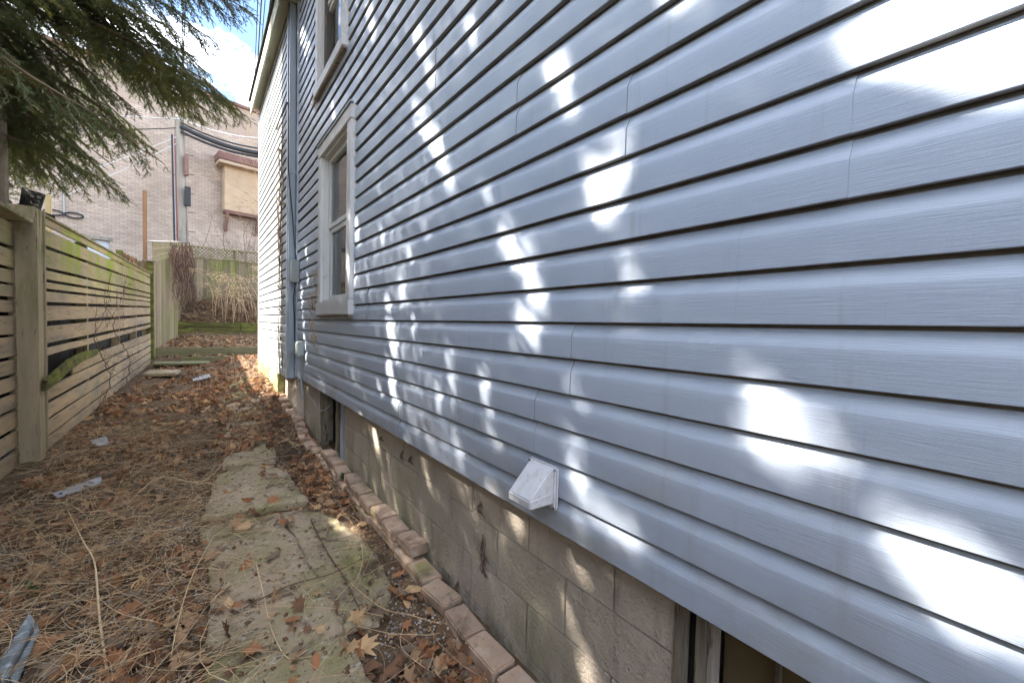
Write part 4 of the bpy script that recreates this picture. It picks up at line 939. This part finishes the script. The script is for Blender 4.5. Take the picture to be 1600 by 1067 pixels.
def curve(pts, rad, mt, name, label, cat, n=6, group=None, k=16):
    pts = [Vector(p) for p in pts]; P_ = []
    for i in range(len(pts)-1):
        p0, p1, p2, p3 = pts[max(i-1, 0)], pts[i], pts[i+1], pts[min(i+2, len(pts)-1)]
        for j in range(5):
            t = j/5; P_.append(.5*((2*p1)+(p2-p0)*t+(2*p0-5*p1+4*p2-p3)*t*t+(3*p1-p0-3*p2+p3)*t**3))
    P_.append(pts[-1]); rr = [rad*(1-.55*i/len(P_)) for i in range(len(P_))]
    return tag(MB().tube(P_, rr, n).build(name, M[mt], None, smooth=True), label, cat, group)
def gp_(px, py, h=.01): p = at(px, py, 'z', h); return (p[0], p[1], max(h, surf(p[0], p[1])+.006))
curve([gp_(170, 1067, .02), at(155, 960, 'z', .06), at(148, 880, 'z', .10), at(130, 845, 'z', .10), gp_(105, 795, .05)], .005, 'stem_pale', 'dry_stalk', 'long pale broken stalk lying across the leaves in the left foreground', 'stalk')
curve([gp_(262, 1067), at(275, 985, 'z', .04), at(300, 900, 'z', .08), at(335, 835, 'z', .05)], .003, 'stem_pale', 'dry_stalk', 'thin tan stalk right of the long pale broken stalk', 'stalk')
curve([gp_(380, 950, .04), at(450, 915, 'z', .06), at(520, 895, 'z', .07), at(580, 865, 'z', .05), gp_(580, 868, .03)], .003, 'vine', 'twig', 'thin dark twig lying diagonally across the mossy slab', 'twig')
curve([at(520, 885, 'z', .05), at(590, 945, 'z', .07), at(640, 960, 'z', .08), at(690, 975, 'z', .06)], .0025, 'stem', 'twig', 'long curved tan twig crossing the soil beside the bricks', 'twig')
curve([gp_(330, 938, .03), at(400, 945, 'z', .04), at(520, 950, 'z', .05), at(600, 962, 'z', .05)], .002, 'stem', 'twig', 'straight thin twig across the middle of the slab', 'twig')
curve([gp_(400, 880, .03), gp_(412, 930, .035), gp_(425, 985, .035), gp_(450, 1028, .035), gp_(480, 1015, .035)], .003, 'stem_pale', 'twig', 'pale hooked twig at the bottom of the mossy slab', 'twig')
curve([gp_(485, 810, .04), gp_(510, 860, .03), gp_(540, 905, .03), gp_(565, 960, .03)], .004, 'vine', 'twig', 'dark root like twig along the slab joint', 'twig')
curve([gp_(370, 700, .05), gp_(320, 750, .12), gp_(250, 745, .16), gp_(190, 790, .1), gp_(120, 800, .03)], .0028, 'stem_pale', 'dry_stalk', 'arching straw stalk in the middle of the tangle left of the path', 'stalk')
# weed with bright leaves, dark ivy tuft
def tuft(px, py, z, n, L_, mt, name, label, ls=.02):
    p = at(px, py, 'z', z); root = tag(empty(name, (p[0], p[1], z)), label, 'plant'); mb = MB(); lv = MB()
    for i in range(n):
        a = rs.uniform(0, 6.28); d = Vector((math.cos(a)*.8, math.sin(a)*.8, rs.uniform(.5, 1.2))).normalized(); q = Vector((p[0], p[1], z)); e = q+d*L_*rs.uniform(.5, 1); mb.tube([q, (q+e)/2+Vector((0, 0, .008)), e], .0012, 4)
        for j in range(7):
            c = q.lerp(e, .3+.7*rs.random()); Vv, Ff = leaf_verts(2, ls*rs.uniform(.7, 1.4), rs); Vv = Vv@rot(rs, .6).T+np.array(c); lv.add(Vv, Ff)
    mb.build('stem', M[mt], root); tag(lv.build('foliage', M[mt], root, smooth=True), kind='stuff')
tuft(577, 806, .02, 9, .055, 'green_leaf', 'weed', 'small bright green weed at the foot of the brick edging')
tuft(545, 752, .03, 16, .11, 'ivy', 'weed', 'dark green ivy tuft beside the far end of the brick edging', .028)
tuft(60, 920, .02, 6, .07, 'ivy', 'weed', 'low green weed among the leaves at the lower left', .02)
# fence vines
def vine(pts, rad, mt, label, name='vine', twigs=14, tl=.12, par=None):
    root = tag(empty(name, tuple(pts[0])), label, 'vine'); V_ = [Vector(p) for p in pts]; mb = MB(); P_ = []
    for i in range(len(V_)-1):
        for j in range(5): P_.append(V_[i].lerp(V_[i+1], j/5)+Vector(rs.normal(scale=.012, size=3)))
    P_.append(V_[-1]); mb.tube(P_, [rad*(1-.6*i/len(P_)) for i in range(len(P_))], 5).build('stem', M[mt], root, smooth=True)
    tb = MB()
    for i in range(twigs):
        p = P_[int(rs.integers(1, len(P_)))]; d = Vector(rs.normal(size=3)); d.x = abs(d.x)*.4; d.normalize(); q = p+d*tl*rs.uniform(.4, 1); r_ = q+Vector(rs.normal(scale=tl*.5, size=3)); tb.tube([p, q, r_], [rad*.35, rad*.25, rad*.12], 4)
    tag(tb.build('twigs', M[mt], root), kind='stuff'); return root
for k, (px, lb) in enumerate(((160, 'bare vine climbing the slat fence, nearest of the two'), (190, 'bare vine climbing the slat fence, farther of the two'))):
    pts = []
    for py in np.linspace(640-(k*30), 440, 8):
        ratio = (px+14*math.sin(py*.045+k))
        # fence plane x varies slowly
        P = at(ratio, py, 'x', -1.95 if k == 0 else -1.90); pts.append(P)
    vine(pts, .007, 'vine', lb, twigs=40, tl=.30)
VR = []
vm = tag(empty('vine_mass', (-1.35, 18, 1.2)), 'reddish bare vines hanging thickly over the end of the board fence', 'vine')
mbv = MB()
for k in range(100):
    t = rs.uniform(.35, 1.0); p = A.lerp(B, t); x0 = p.x+.07+rs.uniform(0, .12); y0 = p.y; zt = 3.1+.84*t+rs.uniform(-.3, .1); L_ = rs.uniform(.6, 2.4)*(.5+.6*t)
    P_ = [(x0+.05*math.sin(j*1.3+k)+j*.02, y0+.08*math.sin(j*1.1+k*2), zt-L_*j/6) for j in range(7)]; mbv.tube(P_, rs.uniform(.005, .014), 4)
tag(mbv.build('stems', M['vine_red'] if False else M['vine'], vm), kind='stuff')
mbv = MB()
for k in range(45):
    t = rs.uniform(.3, 1.0); p = A.lerp(B, t); x0 = p.x+.12+rs.uniform(0, .12); zt = 3.0+.84*t; L_ = rs.uniform(.6, 2.2)
    P_ = [(x0+.06*math.sin(j*1.7+k), p.y+.1*math.sin(j+k*2), zt-L_*j/6) for j in range(7)]; mbv.tube(P_, rs.uniform(.004, .010), 4)
tag(mbv.build('stems', M['vine_red'], vm), kind='stuff')
# ornamental dry grass with plumes and brown brush on the raised bed
gr = tag(empty('dry_grass_clump', (.3, 17.6, 1.2)), 'clump of arching straw grass with feathery seed heads on the raised bed', 'grass')
mbs = MB(); pl = []
for k in range(34):
    bx_ = rs.uniform(-.5, 1.0); by_ = rs.uniform(17.1, 18.2); bz = g(bx_, by_); a = rs.uniform(math.pi*.75, math.pi*1.35) if k % 3 else rs.uniform(-.5, .5); H_ = rs.uniform(.8, 1.5); D_ = rs.uniform(.3, 1.1)
    P_ = [(bx_+math.cos(a)*D_*(j/7)**1.8, by_+.5*math.sin(a)*D_*(j/7)**1.8-.1*(j/7), bz+H_*math.sin(j/7*1.9)/.95) for j in range(8)]; mbs.tube(P_, [.009-.0009*j for j in range(8)], 4)
    if k % 2 == 0: pl.append(P_[-1])
for (px, py) in ((385, 462), (345, 440), (362, 448), (398, 432), (318, 445), (400, 420), (340, 455), (376, 470)):
    pt = at(px, py, 'y', 17.2); b = (pt[0]+rs.uniform(.2, .6), 17.4, 1.25); mbs.tube([b, (b[0]-.02, 17.4, pt[2]-.25), (b[0]*.5+pt[0]*.5, 17.3, pt[2]+.06), tuple(pt)], [.01, .009, .007, .004], 4); pl.append(tuple(pt))
mbs.build('stalks', M['stem_pale'], gr); gr.children[-1]['kind'] = 'stuff'
S0, S1 = [], []
for p in pl:
    for j in range(46):
        d = rs.normal(size=3); d[2] = d[2]*.5; c = np.array(p)+rs.normal(scale=(.08, .05, .05)); S0.append(c); S1.append(c+d*.035)
V, F = ribbons(np.array(S0), np.array(S1), np.full(len(S0), .009), rs); tag(bigmesh('plumes', V, F, M['stem_pale'], gr), kind='stuff')
def gen_bed():
    y = rs.uniform(17.1, 18.9); x = rs.uniform(-1.3, 2.0); a = rs.uniform(0, 6.28); return (x, y, g(x, y)), np.array([math.cos(a)*.8, math.sin(a)*.8, rs.uniform(.4, 1.6)]), rs.uniform(.3, .95), np.array([rs.normal()*.5, rs.normal()*.5, -.8])
stems(1100, 'dry_brush', 'brown dry brush covering the raised bed', M['vine'], gen_bed, .006)
stems(500, 'dry_brush', 'straw coloured dry brush on the raised bed', M['stem'], gen_bed, .005)
def gen_step():
    y = rs.uniform(13.8, 16.9); x = rs.uniform(-1.7, 1.3); a = rs.uniform(0, 6.28); return (x, y, g(x, y)), np.array([math.cos(a), math.sin(a), rs.uniform(.1, .6)]), rs.uniform(.2, .6), np.array([0, 0, -.6])
stems(350, 'dry_brush', 'thin twigs lying between the steps and the retaining wall', M['stem'], gen_step, .004)
# bare shrub against the brick wall, and orange twigs by the house corner
def shrub(base, n, H_, mt, name, label, spread, rad, depth=2):
    root = tag(empty(name, base), label, 'shrub'); mb = MB()
    def br(p, d, L_, r_, k):
        P_ = [p]; q = p
        for j in range(4):
            d = (d+Vector(rs.normal(scale=.16, size=3))+Vector((0, 0, .05))).normalized(); q = q+d*L_/4; P_.append(q)
            if k > 0 and j > 0:
                for _ in range(2): br(q, (d+Vector(rs.normal(scale=.55, size=3))).normalized(), L_*.5, r_*.5, k-1)
        mb.tube(P_, [r_*(1-.15*j) for j in range(5)], 4)
    for i in range(n):
        a = rs.uniform(0, 6.28); br(Vector(base)+Vector((rs.uniform(-.3, .3), rs.uniform(-.2, .2), 0)), Vector((math.cos(a)*spread, math.sin(a)*spread*.6, 1)).normalized(), H_*rs.uniform(.6, 1), rad, depth)
    tag(mb.build('branches', M[mt], root), kind='stuff')
shrub((.9, 19.6, 2.0), 9, 2.9, 'vine', 'bare_shrub', 'bare twiggy shrub behind the lattice fence', .55, .016)
shrub((1.9, 19.5, 2.2), 7, 6.2, 'stem', 'bare_tree', 'thin bare orange brown sapling beside the far corner of the house', .22, .022)
# dead vine on the extension corner
mb = MB()
for k in range(26):
    y0 = rs.uniform(6.35, 6.75); z0 = rs.uniform(.3, 3.2); P_ = [(-.085-.012*rs.random(), y0-.4+.05*math.sin(j+k)+.02*j, z0+j*.11) for j in range(8)]; mb.tube(P_, .004, 4)
cv = tag(mb.build('dead_vine', M['vine'], None), 'dry brown vine stems clinging to the extension corner beside the downspout', 'vine')
lv = MB()
for k in range(90):
    Vv, Ff = leaf_verts(2, rs.uniform(.03, .06), rs); Vv = Vv@rot(rs, 1.2).T+np.array([-.095, rs.uniform(5.85, 6.4), rs.uniform(.4, 4.0)]); lv.add(Vv, Ff)
o = lv.build('dry_leaves', LEAFM[4], cv, smooth=True); o['kind'] = 'stuff'
mb = MB()
for (y0, z0) in ((4.45, 3.46), (4.3, 1.62), (4.35, 1.5), (4.32, 1.78), (4.5, 1.3), (4.6, 1.52), (4.42, 1.15)):
    for k in range(12):
        d = rs.normal(size=3)*.05; e_ = rs.normal(size=3)*.03; mb.tube([(-.02, y0+e_[0], z0+e_[1]), (-.03-abs(d[0])*.5, y0+e_[0]+d[1]*.6, z0+d[2]*.6), (-.03-abs(d[0]*.4), y0+d[1]+e_[2], z0+d[2]-.02+e_[0]), (-.02, y0+d[1]*1.3, z0+d[2]*1.2-.05)], .0016, 4)
tag(mb.build('dry_nest_twigs', M['stem'], None), 'small tufts of dry twigs stuck to the siding beside the windows', 'twigs', kind='stuff')
# brown dead tufts on the foundation joints
mb = MB()
for (px, py, h) in ((752, 790, .05), (755, 850, .09), (756, 880, .07), (596, 684, .02), (629, 708, .05), (642, 716, .035), (715, 915, .05), (697, 905, .05)):
    p = at(px, py, 'x', .055)
    for k in range(16):
        d = rs.normal(size=4); y0 = p[1]+d[3]*h*.12; mb.tube([(.058, y0, p[2]+h*.5*rs.random()), (.052-.006*abs(d[2]), y0+d[1]*.008, p[2]-h*.1), (.054-.008*abs(d[2]), y0+d[0]*.012, p[2]-h*.45), (.057, y0+d[0]*.02+d[1]*.01, p[2]-h*rs.uniform(.5, 1.0))], .0009, 3)
tag(mb.build('dead_roots', M['vine'], None), 'dead brown root tufts clinging to the block foundation', 'roots', kind='stuff')
# debris: weathered boards lower left, grey strips
deb = tag(empty('weathered_board', tuple(at(20, 1020, 'z', .05))), 'split blue grey weathered board lying in the lower left corner', 'board')
slabquad([at(0, 1040, 'z', .05), at(6, 1075, 'z', .05), at(57, 975, 'z', .07), at(48, 962, 'z', .07)], .02, 'board', M['bluewood'], deb, .004)
slabquad([at(10, 1062, 'z', .03), at(26, 1072, 'z', .03), at(62, 988, 'z', .04), at(58, 976, 'z', .05)], .012, 'board', M['bluewood'], deb, .003)
for (q4, lb) in (([(82, 768), (90, 775), (160, 750), (158, 742)], 'long pale grey strip lying on the leaves left of the path'), ([(140, 690), (150, 700), (172, 697), (166, 686)], 'crumpled grey scrap on the soil beside the fence'), ([(300, 600), (302, 606), (330, 606), (326, 600)], 'small pale scrap lying on the leaves in the far path')):
    P = [at(a, b, 'z', .06) for a, b in q4]; P = [(p[0], p[1], surf(p[0], p[1])+.03) for p in P]
    o = slabquad(P, .006, 'plastic_scrap', M['litter_plastic'], None, .002); tag(o, lb, 'scrap')
